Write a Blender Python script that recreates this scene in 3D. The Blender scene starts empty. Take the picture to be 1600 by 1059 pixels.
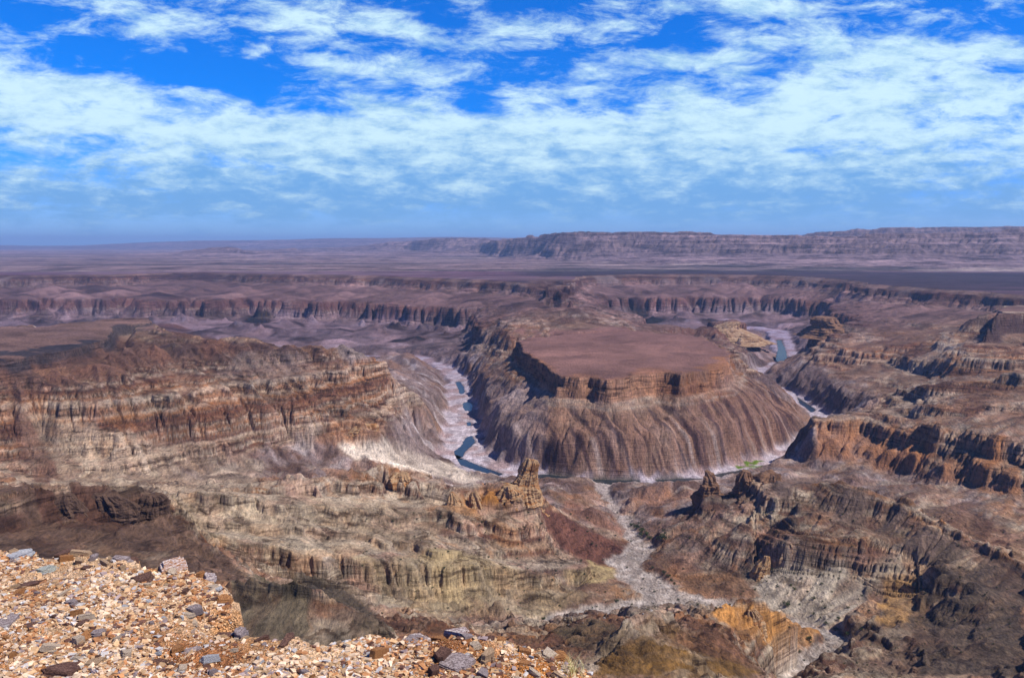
import bpy, bmesh, math, random
import numpy as np
from mathutils import Vector, Matrix
import time
T0 = time.time()
random.seed(7)
rng = np.random.default_rng(11)
scene = bpy.context.scene
COL = scene.collection

# ------------------------------------------------------------------ camera
F = 1232.0
PITCH = math.radians(6.69)
cam_d = bpy.data.cameras.new("camera")
cam = bpy.data.objects.new("camera", cam_d)
COL.objects.link(cam)
cam.location = (0, 0, 0)
cam.rotation_euler = (math.pi / 2 - PITCH, 0, 0)
cam_d.sensor_width = 36
cam_d.lens = 36 * F / 1600
cam_d.clip_start = 0.1
cam_d.clip_end = 300000
scene.camera = cam

SP, CP = math.sin(PITCH), math.cos(PITCH)
def ray(px, py):
    cx = (px - 800) / F; cy = (529.5 - py) / F
    y = CP + SP * cy
    return cx / y, (-SP + CP * cy) / y          # X/Y and Z/Y
def proj(X, Y, Z):
    d = Y * CP - Z * SP
    c = Y * SP + Z * CP
    return 800 + F * X / d, 529.5 - F * c / d

# ------------------------------------------------------------------ noise
_G = []
for k in range(8):
    a = rng.random((256, 256)) * 2 * np.pi
    _G.append((np.cos(a).astype(np.float32), np.sin(a).astype(np.float32)))
def perlin(x, y, seed=0):
    gx, gy = _G[seed % 8]
    ox = 37 * seed; oy = 91 * seed
    xf = np.floor(x); yf = np.floor(y)
    xi = xf.astype(np.int64) + ox; yi = yf.astype(np.int64) + oy
    fx = (x - xf).astype(np.float32); fy = (y - yf).astype(np.float32)
    x0 = xi & 255; x1 = (xi + 1) & 255; y0 = yi & 255; y1 = (yi + 1) & 255
    def d(a, b, dx, dy): return gx[a, b] * dx + gy[a, b] * dy
    n00 = d(x0, y0, fx, fy); n10 = d(x1, y0, fx - 1, fy)
    n01 = d(x0, y1, fx, fy - 1); n11 = d(x1, y1, fx - 1, fy - 1)
    sx = fx * fx * fx * (fx * (fx * 6 - 15) + 10); sy = fy * fy * fy * (fy * (fy * 6 - 15) + 10)
    a = n00 + sx * (n10 - n00); b = n01 + sx * (n11 - n01)
    return (a + sy * (b - a)) * 1.5
def fbm(x, y, wl, octv, seed=0, gain=0.5, ridged=False, cell=None):
    out = 0; amp = 1.0
    for k in range(octv):
        n = perlin(x / wl, y / wl, seed + k)
        if ridged: n = 1 - 2 * np.abs(n)
        w = amp
        if cell is not None:
            w = amp * np.clip(wl / (cell * 4.6) - 0.6, 0, 1)
        out = out + n * w
        amp *= gain; wl *= 0.49
    return out
def sstep(a, b, x):
    t = np.clip((x - a) / (b - a), 0, 1)
    return t * t * (3 - 2 * t)
def lerp(a, b, t): return a + (b - a) * t

def inside(poly, px, py):
    r = np.zeros(px.shape, bool)
    n = len(poly)
    for a in range(n):
        x1, y1 = poly[a]; x2, y2 = poly[(a + 1) % n]
        c = ((y1 > py) != (y2 > py)) & (px < (x2 - x1) * (py - y1) / (y2 - y1 + 1e-12) + x1)
        r ^= c
    return r

# ------------------------------------------------------------------ feature lines: (px, py, value); value < 0 is a height, > 0 a distance
def P(px, py, val):
    u, s = ray(px, py)
    if val < 0: Y = val / s; Z = val
    else: Y = val; Z = val * s
    return (u, math.log(Y), Z)
L = []
def line(*pts): L.append([P(*p) for p in pts])
def off(pts, dY, dz):            # the same line, shifted towards/away from the viewer and up/down
    q = [P(*p) for p in pts]
    L.append([(u, math.log(math.exp(v) + dY), z + dz) for u, v, z in q])

# far rim, its cap cliff
rim = [(-250, 430, -220), (-100, 428, -220), (0, 431, -220), (100, 430, -220), (170, 430, -220), (300, 425, -220), (420, 429, -220),
       (560, 431, -220), (640, 434, -220), (740, 438, -220), (800, 441, -220), (835, 444, -222), (868, 456, -224), (893, 458, -224),
       (900, 440, -221), (925, 431, -220), (1000, 429, -220), (1100, 429, -220), (1200, 431, -220), (1300, 437, -220), (1340, 445, -220),
       (1400, 449, -220), (1450, 453, -220), (1550, 459, -220), (1600, 464, -220), (1750, 474, -218)]
line(*rim)
off(rim, 120, 0)
off(rim, -50, -50)
# talus below the cap, red mid cliff, foot of the far wall
line((-250, 472, 5000), (0, 472, 5000), (200, 472, 4980), (400, 470, 5000), (560, 473, 4800), (700, 476, 4450), (760, 478, 4300))
line((-250, 478, 4960), (0, 478, 4960), (200, 478, 4940), (400, 476, 4960), (560, 480, 4760), (700, 484, 4400), (760, 487, 4240))
line((-250, 496, 4740), (0, 497, 4720), (200, 497, 4700), (400, 494, 4760), (560, 498, 4650), (700, 501, 4350), (760, 503, 4190))
line((-250, 500, 4500), (0, 502, 4500), (200, 503, 4480), (400, 503, 4400), (560, 505, 4400), (680, 515, 4100))
line((-250, 522, 4150), (0, 524, 4120), (200, 525, 4080), (400, 528, 4000), (560, 532, 3950), (640, 543, 3650))
line((-250, 545, 3850), (0, 547, 3820), (300, 549, 3750), (480, 549, 3700))
line((-250, 575, -480), (150, 572, -485), (450, 568, -490), (600, 566, -492))
# far wall on the right: mid cliff band
band = [(930, 462, 5000), (980, 462, 5200), (1060, 462, 5300), (1200, 463, 5300), (1300, 468, 4900)]
line(*band); off(band, -90, -55)
line((960, 500, 4850), (1040, 512, -480), (1075, 518, -480), (1100, 522, -481), (1140, 514, -481), (1180, 510, -481), (1215, 513, -481))
line((1300, 478, 4300), (1400, 490, 3600), (1500, 500, 3150), (1540, 506, 2900))
line((1300, 492, 4000), (1380, 510, 3300), (1480, 520, 2800))
# spur stepping down from the rim to the table mountain
spur = [(893, 464, 3540), (905, 480, -250), (905, 500, -285), (900, 526, -305)]
line(*spur)
line((840, 470, 3500), (830, 486, -262), (850, 506, -292), (860, 522, -304))
line((760, 470, 4200), (790, 500, 3150), (800, 520, 2850))
line((940, 466, 3700), (955, 482, 3400), (960, 500, -300), (980, 512, -310))
line((1010, 520, -335), (1000, 500, -360), (985, 485, 3900))
# table mountain: rim, cliff foot
mesa = [(808, 528, -303), (817, 548, -305), (850, 568, -306), (877, 588, -307), (900, 590, -307), (918, 590, -307), (945, 594, -308), (975, 591, -307), (1000, 585, -306),
        (1030, 583, -306), (1060, 586, -307), (1090, 582, -307), (1120, 578, -306), (1140, 566, -305), (1141, 550, -304), (1110, 532, -303), (1075, 522, -303),
        (1020, 518, -303), (960, 516, -303)]
line(*mesa)
mc = np.array([P(*p) for p in mesa]); mX = mc[:, 0] * np.exp(mc[:, 1]); mY = np.exp(mc[:, 1])
cxm, cym = mX.mean(), mY.mean()
def grow(k, dz, i0=0, i1=None):
    pts = []
    for X, Y in list(zip(mX, mY))[i0:i1]:
        dx, dy = X - cxm, Y - cym; r = math.hypot(dx, dy)
        X2 = X + dx / r * k; Y2 = Y + dy / r * k
        pts.append((X2 / Y2, math.log(Y2), -305 + dz))
    L.append(pts)
grow(-45, 1); grow(-160, 2.5); grow(12, -36, 0, 15); grow(40, -56, 0, 15); grow(60, -84, 0, 14)
# river: centre line
river = [(300, 560, -490), (560, 556, -492), (650, 556, -494), (690, 572, -496), (712, 590, -497), (718, 605, -498), (723, 640, -499), (723, 665, -499), (722, 690, -500), (726, 708, -500), (748, 726, -500),
         (800, 738, -500), (870, 746, -500), (960, 751, -500), (1060, 750, -500), (1130, 740, -500), (1190, 722, -500), (1240, 703, -499), (1275, 680, -498), (1297, 662, -497),
         (1278, 645, -496), (1245, 622, -495), (1205, 602, -494), (1180, 590, -492), (1195, 575, -490), (1235, 563, -487), (1222, 540, -484), (1216, 518, -481), (1180, 511, -480), (1140, 514, -480), (1100, 521, -480), (1075, 517, -480), (1035, 514, -480), (980, 506, -479)]
line(*river)
# slopes of the left canyon
line((600, 545, 3300), (650, 560, 3000), (680, 590, 2750), (700, 640, 2200))
line((760, 545, 3050), (775, 590, 2500), (800, 630, 2150))
# small hill behind the table mountain, dark spur on the right
line((1100, 512, 3700), (1125, 498, 3600), (1150, 498, 3550), (1168, 515, 3450), (1160, 535, 3150), (1165, 560, 2900))
line((1278, 494, 3300), (1310, 500, 3300), (1340, 515, 3150), (1360, 535, 2900))
line((1262, 512, 3350), (1300, 528, 3200))
shelf = [(1292, 540, 2800), (1330, 544, 2720), (1380, 552, 2650), (1440, 562, 2380), (1500, 560, 2150), (1580, 552, 2080), (1750, 545, 2000)]
line(*shelf); off(shelf, -35, -38)
line((1310, 520, 3000), (1400, 520, 2950), (1480, 516, 2950), (1540, 512, 2850))
line((1290, 590, 2500), (1330, 600, 2350), (1420, 612, 2100))
line((1240, 580, 2750), (1275, 610, 2450), (1310, 635, 2200))
line((1400, 606, 1980), (1460, 600, 1870), (1560, 590, 1810), (1750, 578, 1760)); off([(1400, 606, 1980), (1460, 600, 1870), (1560, 590, 1810), (1750, 578, 1760)], -22, -22)
line((1385, 640, 1780), (1450, 636, 1690), (1560, 632, 1610), (1750, 625, 1540)); off([(1385, 640, 1780), (1450, 636, 1690), (1560, 632, 1610), (1750, 625, 1540)], -18, -20)
line((1500, 530, 2330), (1600, 518, 2300), (1750, 510, 2250)); off([(1500, 530, 2330), (1600, 518, 2300), (1750, 510, 2250)], -20, -22)
blk = [(1552, 488, -213), (1575, 486, -213), (1600, 487, -213), (1700, 482, -213), (1850, 478, -213)]
line(*blk); off(blk, 120, 0); off(blk, -35, -58)
line((1545, 487, -215), (1570, 480, -214), (1700, 474, -214))
# near right cliffs
nr = [(1276, 668, 1705), (1300, 662, 1700), (1345, 656, 1690), (1420, 664, 1600), (1500, 674, 1510), (1600, 684, 1420), (1800, 700, 1300)]
line(*nr)
off(nr, 40, 3)
line((1277, 688, 1692), (1310, 690, 1682), (1380, 700, 1622), (1450, 706, 1540), (1520, 718, 1455), (1600, 725, 1372))
line((1277, 692, 1672), (1310, 696, 1662), (1380, 707, 1600), (1450, 714, 1518), (1520, 726, 1430), (1600, 732, 1350))
line((1279, 715, 1655), (1310, 722, 1645), (1380, 740, 1570), (1450, 752, 1480), (1520, 770, 1390), (1600, 775, 1308), (1800, 800, 1180))
line((1225, 715, 1740), (1255, 735, 1650), (1300, 748, 1560), (1350, 772, 1440), (1430, 812, 1270), (1520, 860, 1120), (1600, 880, 1060), (1800, 930, 980))
line((1270, 640, 2080), (1290, 655, 1850))
line((1180, 745, 1560), (1290, 760, 1470), (1380, 815, 1260))
# near ridge with pinnacles and dome
line((1092, 792, 1330), (1130, 778, 1300), (1170, 756, 1285), (1200, 750, 1260), (1250, 757, 1230), (1310, 754, 1200), (1400, 792, 1100), (1470, 838, 1010), (1600, 898, 900), (1800, 960, 800))
line((1220, 800, 1180), (1300, 815, 1130), (1380, 838, 1070), (1450, 870, 980), (1520, 915, 890), (1600, 960, 800))
fc = [(1212, 842, 1090), (1235, 838, 1075), (1300, 842, 1060), (1370, 852, 1040), (1425, 880, 1000), (1445, 925, 940)]
line(*fc)
line((1180, 912, 1065), (1215, 888, 1070), (1270, 886, 1042), (1340, 896, 1020), (1360, 925, 975), (1400, 965, 905), (1440, 975, 880))
line((1190, 905, 1060), (1172, 880, 1100), (1190, 840, 1130), (1180, 800, 1220))
line((1130, 946, -470), (1190, 962, 965), (1250, 978, 930), (1310, 1000, 860), (1290, 1020, 815), (1250, 1045, 770), (1220, 1059, 745), (1200, 1100, 680))
line((1380, 985, 850), (1480, 990, 800), (1600, 1010, 720), (1800, 1040, 650))
line((1340, 1040, 760), (1440, 1059, 700), (1600, 1090, 600), (1800, 1100, 550))
# the dry side stream
wash = [(940, 754, -499), (950, 775, -497), (965, 800, -495), (985, 830, -492), (1000, 858, -489), (975, 880, -485), (1000, 908, -480), (1050, 935, -473), (1130, 946, -470)]
line(*wash)
wash2 = [(1050, 935, -473), (980, 948, -468), (920, 958, -464), (870, 968, -460), (840, 985, -455)]
line(*wash2)
# mounds beside the stream
line((985, 775, 1500), (1010, 760, 1510), (1050, 758, 1500), (1080, 768, 1480))
line((1060, 905, 1120), (1110, 895, 1120), (1165, 905, 1080))
line((1060, 927, 1060), (1120, 938, 1030))
# central ridge with the spire
line((262, 786, 1000), (330, 782, 1020), (440, 770, 1080), (530, 748, 1180), (598, 730, 1250), (640, 742, 1230), (700, 780, 1180), (760, 765, 1195), (825, 762, 1200), (850, 778, 1210))
line((880, 790, 1340), (900, 755, 1600))
line((850, 778, 1210), (870, 800, 1220), (910, 835, 1230), (960, 878, 1215))
line((600, 800, 1130), (700, 820, 1080), (800, 835, 1090), (860, 850, 1130), (940, 890, 1160))
line((450, 872, 915), (500, 868, 930), (600, 872, 950), (700, 862, 980), (800, 880, 1010), (900, 912, 1050))
line((260, 830, 930), (400, 895, 885), (500, 925, 875), (620, 960, 875), (760, 978, 895), (850, 978, 910))
line((300, 880, 760), (400, 930, 740), (560, 975, 740), (700, 1000, 760))
line((530, 785, 1400), (620, 775, 1450), (700, 768, 1500), (780, 760, 1560))
# left promontory
line((-250, 570, -220), (0, 560, -220), (90, 548, -221), (165, 531, -222), (172, 512, -222), (235, 502, -225))
off([(-250, 570, -220), (0, 560, -220), (90, 548, -221), (165, 531, -222)], 50, 0)
off([(-250, 570, -220), (0, 560, -220), (90, 548, -221), (165, 531, -222)], -22, -24)
line((-250, 520, -222), (0, 515, -222), (60, 522, -224), (150, 518, -222), (180, 500, -219), (230, 498, -221))
line((-250, 505, 2900), (0, 508, 2750), (100, 512, 2650), (200, 505, 2800))
line((240, 504, -222), (262, 515, 2050), (300, 528, 1980), (400, 545, 1930), (470, 548, 1950), (560, 550, 1980), (610, 572, 1990))
line((262, 512, 2100), (330, 524, 2060), (420, 540, 1980), (500, 543, 1990), (570, 546, 2020))
line((640, 600, 2040), (662, 625, 2040), (690, 655, -470))
line((0, 610, 1480), (100, 605, 1500), (200, 590, 1590), (300, 585, 1750), (420, 578, 1830), (560, 580, 1910))
line((0, 650, 1420), (100, 650, 1430), (200, 645, 1480), (300, 640, 1560), (450, 640, 1650), (600, 650, 1800))
line((0, 700, 1370), (100, 700, 1375), (200, 695, 1400), (300, 690, 1490), (450, 690, 1600), (560, 672, 1710), (590, 672, 1700))
line((595, 690, 1680), (560, 700, 1650), (480, 708, 1600), (400, 712, 1540))
line((0, 750, 1310), (100, 750, 1310), (200, 745, 1340), (300, 748, 1400), (420, 745, 1480), (560, 715, 1640))
line((640, 722, -472), (700, 745, -490))
line((660, 690, -488), (700, 720, -497))
line((-250, 800, 950), (0, 790, 960), (150, 790, 960), (250, 790, 985))
# near dark ridge
dk = [(-250, 775, 600), (0, 772, 650), (60, 764, 680), (130, 766, 700), (200, 768, 720), (245, 775, 745)]
line(*dk)
line((-250, 835, 590), (0, 828, 630), (100, 828, 678), (200, 824, 698), (250, 806, 735))
line((250, 776, 750), (262, 795, 755), (320, 850, 700), (390, 908, 620), (420, 940, 600))
line((-250, 880, 480), (0, 880, 500), (200, 890, 530), (330, 910, 550))
# olive hill, brown hills at the foot of the frame
line((340, 905, 490), (400, 905, 480), (460, 906, 470), (520, 916, 462), (580, 948, 452), (615, 980, 445), (640, 1010, 430))
line((640, 985, 640), (760, 1000, 690), (850, 1010, 700))
line((870, 988, 700), (900, 972, 690), (930, 966, 690), (965, 978, 680))
line((940, 1022, 560), (975, 985, 590), (1010, 963, 605), (1050, 975, 615), (1100, 998, 620), (1150, 1030, 620), (1190, 1056, 620))
line((1060, 968, 735), (1120, 957, 745), (1180, 950, 750), (1230, 962, 765), (1285, 985, 790))
line((640, 1060, 520), (760, 1080, 520), (900, 1050, 540))
line((1180, 1010, 700), (1210, 1030, 720))
line((900, 1085, 450), (1050, 1080, 450), (1150, 1080, 520))
UMIN, UMAX = -0.84, 0.84
VMIN, VMAX = math.log(230), math.log(7000)
def row(Y, z): L.append([(UMIN, math.log(Y), z), (UMAX, math.log(Y), z)])
row(232, -190); row(330, -235)
row(6990, -220); row(6600, -220)
L.append([(UMIN, math.log(700), -300), (UMIN, math.log(1100), -330)])
for uu in (UMIN, -0.75): L.append([(uu, math.log(6600), -220), (uu, math.log(6200), -220)])
for uu in (0.0, 0.3, 0.5, 0.7, 0.84): L.append([(uu, math.log(6900), -220), (uu, math.log(6200 - 2000 * max(0, uu - 0.2) / 0.6), -220)])

# ------------------------------------------------------------------ solve the smooth base on a coarse grid
def solve(L, umin, umax, vmin, vmax, nu, nv):
    cs = np.zeros((nv, nu)); cw = np.zeros((nv, nu))
    for pts in L:
        for (a, b) in zip(pts[:-1], pts[1:]):
            n = int(max(abs(b[0] - a[0]) / (umax - umin) * nu, abs(b[1] - a[1]) / (vmax - vmin) * nv) * 3) + 2
            t = np.linspace(0, 1, n)
            u = a[0] + (b[0] - a[0]) * t; v = a[1] + (b[1] - a[1]) * t; z = a[2] + (b[2] - a[2]) * t
            i = np.round((v - vmin) / (vmax - vmin) * (nv - 1)).astype(int); j = np.round((u - umin) / (umax - umin) * (nu - 1)).astype(int)
            ok = (i >= 0) & (i < nv) & (j >= 0) & (j < nu)
            np.add.at(cs, (i[ok], j[ok]), z[ok]); np.add.at(cw, (i[ok], j[ok]), 1)
    levels = [(cs, cw)]
    while min(levels[-1][0].shape) > 12:
        s, w = levels[-1]
        a, b = s.shape; A, B = (a + 1) // 2, (b + 1) // 2
        s2 = np.zeros((A * 2, B * 2)); w2 = s2.copy(); s2[:a, :b] = s; w2[:a, :b] = w
        levels.append((s2.reshape(A, 2, B, 2).sum((1, 3)), w2.reshape(A, 2, B, 2).sum((1, 3))))
    z = None
    for s, w in reversed(levels):
        m = w > 0
        c = np.where(m, s / np.maximum(w, 1), 0)
        if z is None: z = np.full(s.shape, c[m].mean())
        else: z = np.repeat(np.repeat(z, 2, 0), 2, 1)[:s.shape[0], :s.shape[1]]
        z[m] = c[m]
        for it in range(120):
            p = np.pad(z, 1, mode='edge')
            z = (p[:-2, 1:-1] + p[2:, 1:-1] + p[1:-1, :-2] + p[1:-1, 2:]) * 0.25
            z[m] = c[m]
    return z
def blur(a, n=1):
    for _ in range(n):
        p = np.pad(a, 1, mode='edge')
        a = (p[:-2, 1:-1] + p[2:, 1:-1] + 2 * p[1:-1, 1:-1]) * 0.25
        p = np.pad(a, 1, mode='edge')
        a = (p[1:-1, :-2] + p[1:-1, 2:] + 2 * p[1:-1, 1:-1]) * 0.25
    return a
def bilin(a, fi, fj):
    fi = np.clip(fi, 0, a.shape[0] - 1.001); fj = np.clip(fj, 0, a.shape[1] - 1.001)
    i = fi.astype(np.int64); j = fj.astype(np.int64); di = fi - i; dj = fj - j
    return (a[i, j] * (1 - di) + a[i + 1, j] * di) * (1 - dj) + (a[i, j + 1] * (1 - di) + a[i + 1, j + 1] * di) * dj

def erode(h, cell, du, dv, n, steps, seed, k_er=0.3, k_dep=0.3, cap=4.0, mask=None):
    """many small streams run down the slopes at once and cut gullies; heights in units of one cell"""
    r = np.random.default_rng(seed)
    nv, nu = h.shape
    flow = np.zeros(h.size)
    H = h.ravel().copy(); C = cell.ravel()
    asp = du / dv
    for b in range(len(n)):
        N = n[b]
        y = r.random(N) * (nv - 3) + 1; x = r.random(N) * (nu - 3) + 1
        dx = np.zeros(N); dy = np.zeros(N); sp = np.ones(N); wat = np.ones(N); sed = np.zeros(N)
        for s in range(steps):
            i = y.astype(np.int64); j = x.astype(np.int64); fy = y - i; fx = x - j
            k = i * nu + j
            h00 = H[k]; h01 = H[k + 1]; h10 = H[k + nu]; h11 = H[k + nu + 1]; c = C[k]
            gx = ((h01 - h00) * (1 - fy) + (h11 - h10) * fy) / c
            gy = ((h10 - h00) * (1 - fx) + (h11 - h01) * fx) / c * asp
            hc = h00 * (1 - fx) * (1 - fy) + h01 * fx * (1 - fy) + h10 * (1 - fx) * fy + h11 * fx * fy
            dx = dx * 0.08 - gx * 0.92; dy = dy * 0.08 - gy * 0.92
            l = np.sqrt(dx * dx + dy * dy) + 1e-6; dx /= l; dy /= l
            xn = np.clip(x + dx, 1, nu - 2.01); yn = np.clip(y + dy * asp, 1, nv - 2.01)
            i2 = yn.astype(np.int64); j2 = xn.astype(np.int64); gy2 = yn - i2; gx2 = xn - j2; k2 = i2 * nu + j2
            hn = H[k2] * (1 - gx2) * (1 - gy2) + H[k2 + 1] * gx2 * (1 - gy2) + H[k2 + nu] * (1 - gx2) * gy2 + H[k2 + nu + 1] * gx2 * gy2
            dh = (hn - hc) / c
            capc = np.maximum(-dh, 0.01) * sp * wat * cap
            up = dh > 0
            dep = np.where(up, np.minimum(dh, sed), np.where(sed > capc, (sed - capc) * k_dep, 0))
            er = np.where((~up) & (sed <= capc), np.minimum((capc - sed) * k_er, -dh), 0)
            er = np.minimum(er, 0.35)
            if mask is not None: er = er * mask[k]
            cnt = np.bincount(k, minlength=H.size)[k]
            dep = np.minimum(dep, .5) / cnt; er = er / np.sqrt(cnt)
            sed = sed - dep + er
            d = (dep - er) * c
            H += np.bincount(np.concatenate([k, k + 1, k + nu, k + nu + 1]),
                 weights=np.concatenate([d * (1 - fx) * (1 - fy), d * fx * (1 - fy), d * (1 - fx) * fy, d * fx * fy]), minlength=H.size)
            flow += np.bincount(k, weights=wat, minlength=H.size)
            sp = np.sqrt(np.maximum(sp * sp - dh * 4.0, 0.04)); sp = np.minimum(sp, 4)
            wat *= 0.985
            x, y = xn, yn
    H = np.minimum(H, h.ravel() + .5 * C)
    return H.reshape(h.shape), flow.reshape(h.shape)

DU, DV = 0.00125, 0.002
nu = int((UMAX - UMIN) / DU) + 1; nv = int((VMAX - VMIN) / DV) + 1
cu, cv = nu // 3, nv // 3
base = solve(L, UMIN, UMAX, VMIN, VMAX, cu, cv)
base = blur(base, 1)
uu = np.linspace(UMIN, UMAX, nu); vv = np.linspace(VMIN, VMAX, nv)
U, V = np.meshgrid(uu, vv)
Y = np.exp(V); X = U * Y
cell = Y * DU
ic = (V - VMIN) / (VMAX - VMIN) * (cv - 1); jc = (U - UMIN) / (UMAX - UMIN) * (cu - 1)
# ragged outlines: shift the sampling point (more strongly for far ground, in proportion)
w1 = fbm(X, Y, 260, 4, 1, 0.55, cell=cell); w2 = fbm(X, Y, 260, 4, 5, 0.55, cell=cell)
wm = 22 * sstep(500, 1500, Y) + 14 * sstep(2500, 5000, Y) + 8
Xw = X + w1 * wm; Yw = Y + w2 * wm
fi = (np.log(Yw) - VMIN) / (VMAX - VMIN) * (cv - 1); fj = (Xw / Yw - UMIN) / (UMAX - UMIN) * (cu - 1)
h0 = bilin(base, fi, fj)
print('base', time.time() - T0)

# distance to the river and the side stream
def dist_line(pts, Xq, Yq):
    q = [P(*p) for p in pts]; A = [(u * math.exp(v), math.exp(v), z) for u, v, z in q]
    best = np.full(Xq.shape, 1e9); zz = np.zeros(Xq.shape); tt = np.zeros(Xq.shape)
    for n, (a, b) in enumerate(zip(A[:-1], A[1:])):
        dx, dy = b[0] - a[0], b[1] - a[1]
        t = np.clip(((Xq - a[0]) * dx + (Yq - a[1]) * dy) / (dx * dx + dy * dy + 1e-9), 0, 1)
        d = np.hypot(Xq - a[0] - t * dx, Yq - a[1] - t * dy)
        m = d < best
        best[m] = d[m]; zz[m] = (a[2] + (b[2] - a[2]) * t)[m]; tt[m] = n + t[m]
    return best, zz, tt
dr = np.full(h0.shape, 1e9); zr = np.full(h0.shape, -500.0); tr = np.zeros(h0.shape)
m = (h0 < -395) & (Y > 1400)
wob = fbm(X[m], Y[m], 90, 3, 3) * 16
dr[m], zr[m], tr[m] = dist_line(river, X[m], Y[m]); dr[m] += wob
dw = np.full(h0.shape, 1e9); zw = np.full(h0.shape, -480.0)
m = (h0 < -400) & (Y > 600) & (Y < 1800)
wob = fbm(X[m], Y[m], 40, 3, 4) * 9
d1, z1, t1 = dist_line(wash, X[m], Y[m]); d2, z2, t2 = dist_line(wash2, X[m], Y[m])
d3, z3, t3 = dist_line([(1130, 946, -470), (1190, 962, 965), (1250, 978, 930), (1310, 1000, 860), (1290, 1020, 815), (1250, 1045, 770), (1220, 1059, 745)], X[m], Y[m])
ww1 = np.interp(t1, [0, 1, 2, 3, 4, 5, 6, 7, 8], [14, 6, 5, 9, 20, 22, 24, 24, 12]); ww2 = 13.0; ww3 = 10.0
s1, s2_, s3 = d1 - ww1, d2 - ww2, d3 - ww3
sb = np.minimum(np.minimum(s1, s2_), s3)
dw[m] = sb + wob
zw[m] = np.where(s1 <= np.minimum(s2_, s3), z1, np.where(s2_ < s3, z2, z3))
rw = np.interp(tr, [0, 3, 4, 6, 8, 9.5, 10.5, 12, 14, 16, 18, 19, 21, 24, 25, 27, 33], [25, 28, 36, 46, 54, 62, 44, 17, 18, 26, 24, 28, 28, 20, 44, 55, 36])

# relief noise, more on steep or rocky ground
gyy, gxx = np.gradient(blur(h0, 3))
slope0 = np.hypot(gxx / (Y * DU), gyy / (Y * DV))
rocky = np.clip(slope0 * 1.6, 0.12, 1.0)
flat_top = (sstep(-224, -219, h0) * (slope0 < 0.12)).clip(0, 1)
topm = np.maximum(sstep(-228, -221, h0) * (slope0 < .1), sstep(-312, -306, h0) * (1 - sstep(-300, -296, h0)) * (Y > 1700) * (Y < 3100) * (np.abs(U - 0.13) < 0.16) * (slope0 < .15)).astype(float)
topm = blur(topm, 2)
open_g = (1 - topm) * (1 - flat_top)
PX0, PY0 = proj(X, Y, h0); calm = np.zeros(h0.shape)
for poly_, k_ in (([(1195, 893), (1350, 900), (1352, 950), (1300, 988), (1180, 950)], .95), ([(1000, 850), (1090, 800), (1185, 830), (1180, 915), (1060, 928)], .8), ([(850, 785), (960, 820), (1000, 855), (975, 895), (880, 900), (840, 850)], .8),
                  ([(1215, 752), (1300, 750), (1400, 785), (1500, 850), (1600, 900), (1600, 950), (1440, 880), (1370, 832), (1260, 800)], .8), ([(525, 695), (600, 690), (680, 720), (760, 748), (640, 742)], .8), ([(1440, 900), (1600, 960), (1600, 1059), (1450, 1059)], .5), ([(870, 880), (960, 890), (1000, 930), (860, 965), (760, 950)], .7)):
    calm = np.maximum(calm, blur(inside(poly_, PX0, PY0).astype(float), 7) * k_)
open_g = open_g * (1 - calm)
rocky = np.maximum(rocky, .62 * open_g)
n_lo = fbm(X, Y, 170, 5, 2, 0.55, ridged=True, cell=cell)
n_hi = fbm(X, Y, 34, 5, 6, 0.6, ridged=True, cell=cell)
near = 1 - sstep(900, 2000, Y)
base_ment = (1 - sstep(-430, -390, h0 + w1 * 12)) * (.2 + .8 * sstep(1200, 1450, Y))         # the crystalline basement below the layered rocks
valley = sstep(rw, rw + 38, dr)
PX0, PY0 = proj(X, Y, h0)
reg = blur(inside([(255, 775), (440, 765), (600, 735), (700, 780), (840, 800), (860, 850), (930, 900), (860, 950), (640, 950), (480, 905), (400, 885), (330, 840)], PX0, PY0).astype(float), 8)
reg = np.maximum(reg, blur(inside([(1180, 800), (1240, 825), (1430, 870), (1440, 930), (1370, 930), (1340, 905), (1210, 895), (1180, 900)], PX0, PY0).astype(float), 6))
inner = base_ment * sstep(40, 160, dr) * sstep(1300, 1900, Y) * open_g
h = h0 + (1 - .6 * reg) * (rocky * (n_lo * (9 + 3 * base_ment) * lerp(1.0, .6, near) + n_hi * lerp(2.4, 1.7, near)) - 3 * rocky)
h = h + (1 - .8 * reg) * sstep(480, 800, Y) * open_g * near * fbm(X, Y, 75, 4, 0, .5, ridged=True, cell=cell) * 7
h = h + open_g * sstep(2600, 4300, Y) * np.clip(slope0 * 6, 0, 1) * (fbm(X, Y, 480, 3, 4, .45, ridged=True, cell=cell) * 17 - 8)
h = h + inner * (fbm(X, Y, 330, 4, 6, .5, ridged=True, cell=cell) * 20 + 2) * (.35 + .9 * sstep(2900, 3600, Y))
vw = sstep(0, 22, dw)
h = lerp(zr, h, 0.12 + 0.88 * valley)
h = lerp(zw, h, 0.1 + 0.9 * vw)

g3 = 1 - 2 * np.abs(perlin((X * .75 + Y * .66) / 48 + .3 * w1, (X * .66 - Y * .75) / 260, 4))
h = h + reg * (g3 * 4.5 - 1)
ga, gb = X * .8 + Y * .6, X * .6 - Y * .8
gz = sstep(-.02, -.10, U) * sstep(1300, 1420, Y) * sstep(2150, 1950, Y) * open_g * sstep(-225, -245, h0)
gul = 1 - 2 * np.abs(perlin(ga / 62 + .4 * w1, gb / 330, 2)); gul2 = 1 - 2 * np.abs(perlin(ga / 27, gb / 170, 5))
h = h + gz * (gul * 9 + gul2 * 4 - 3)
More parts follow.
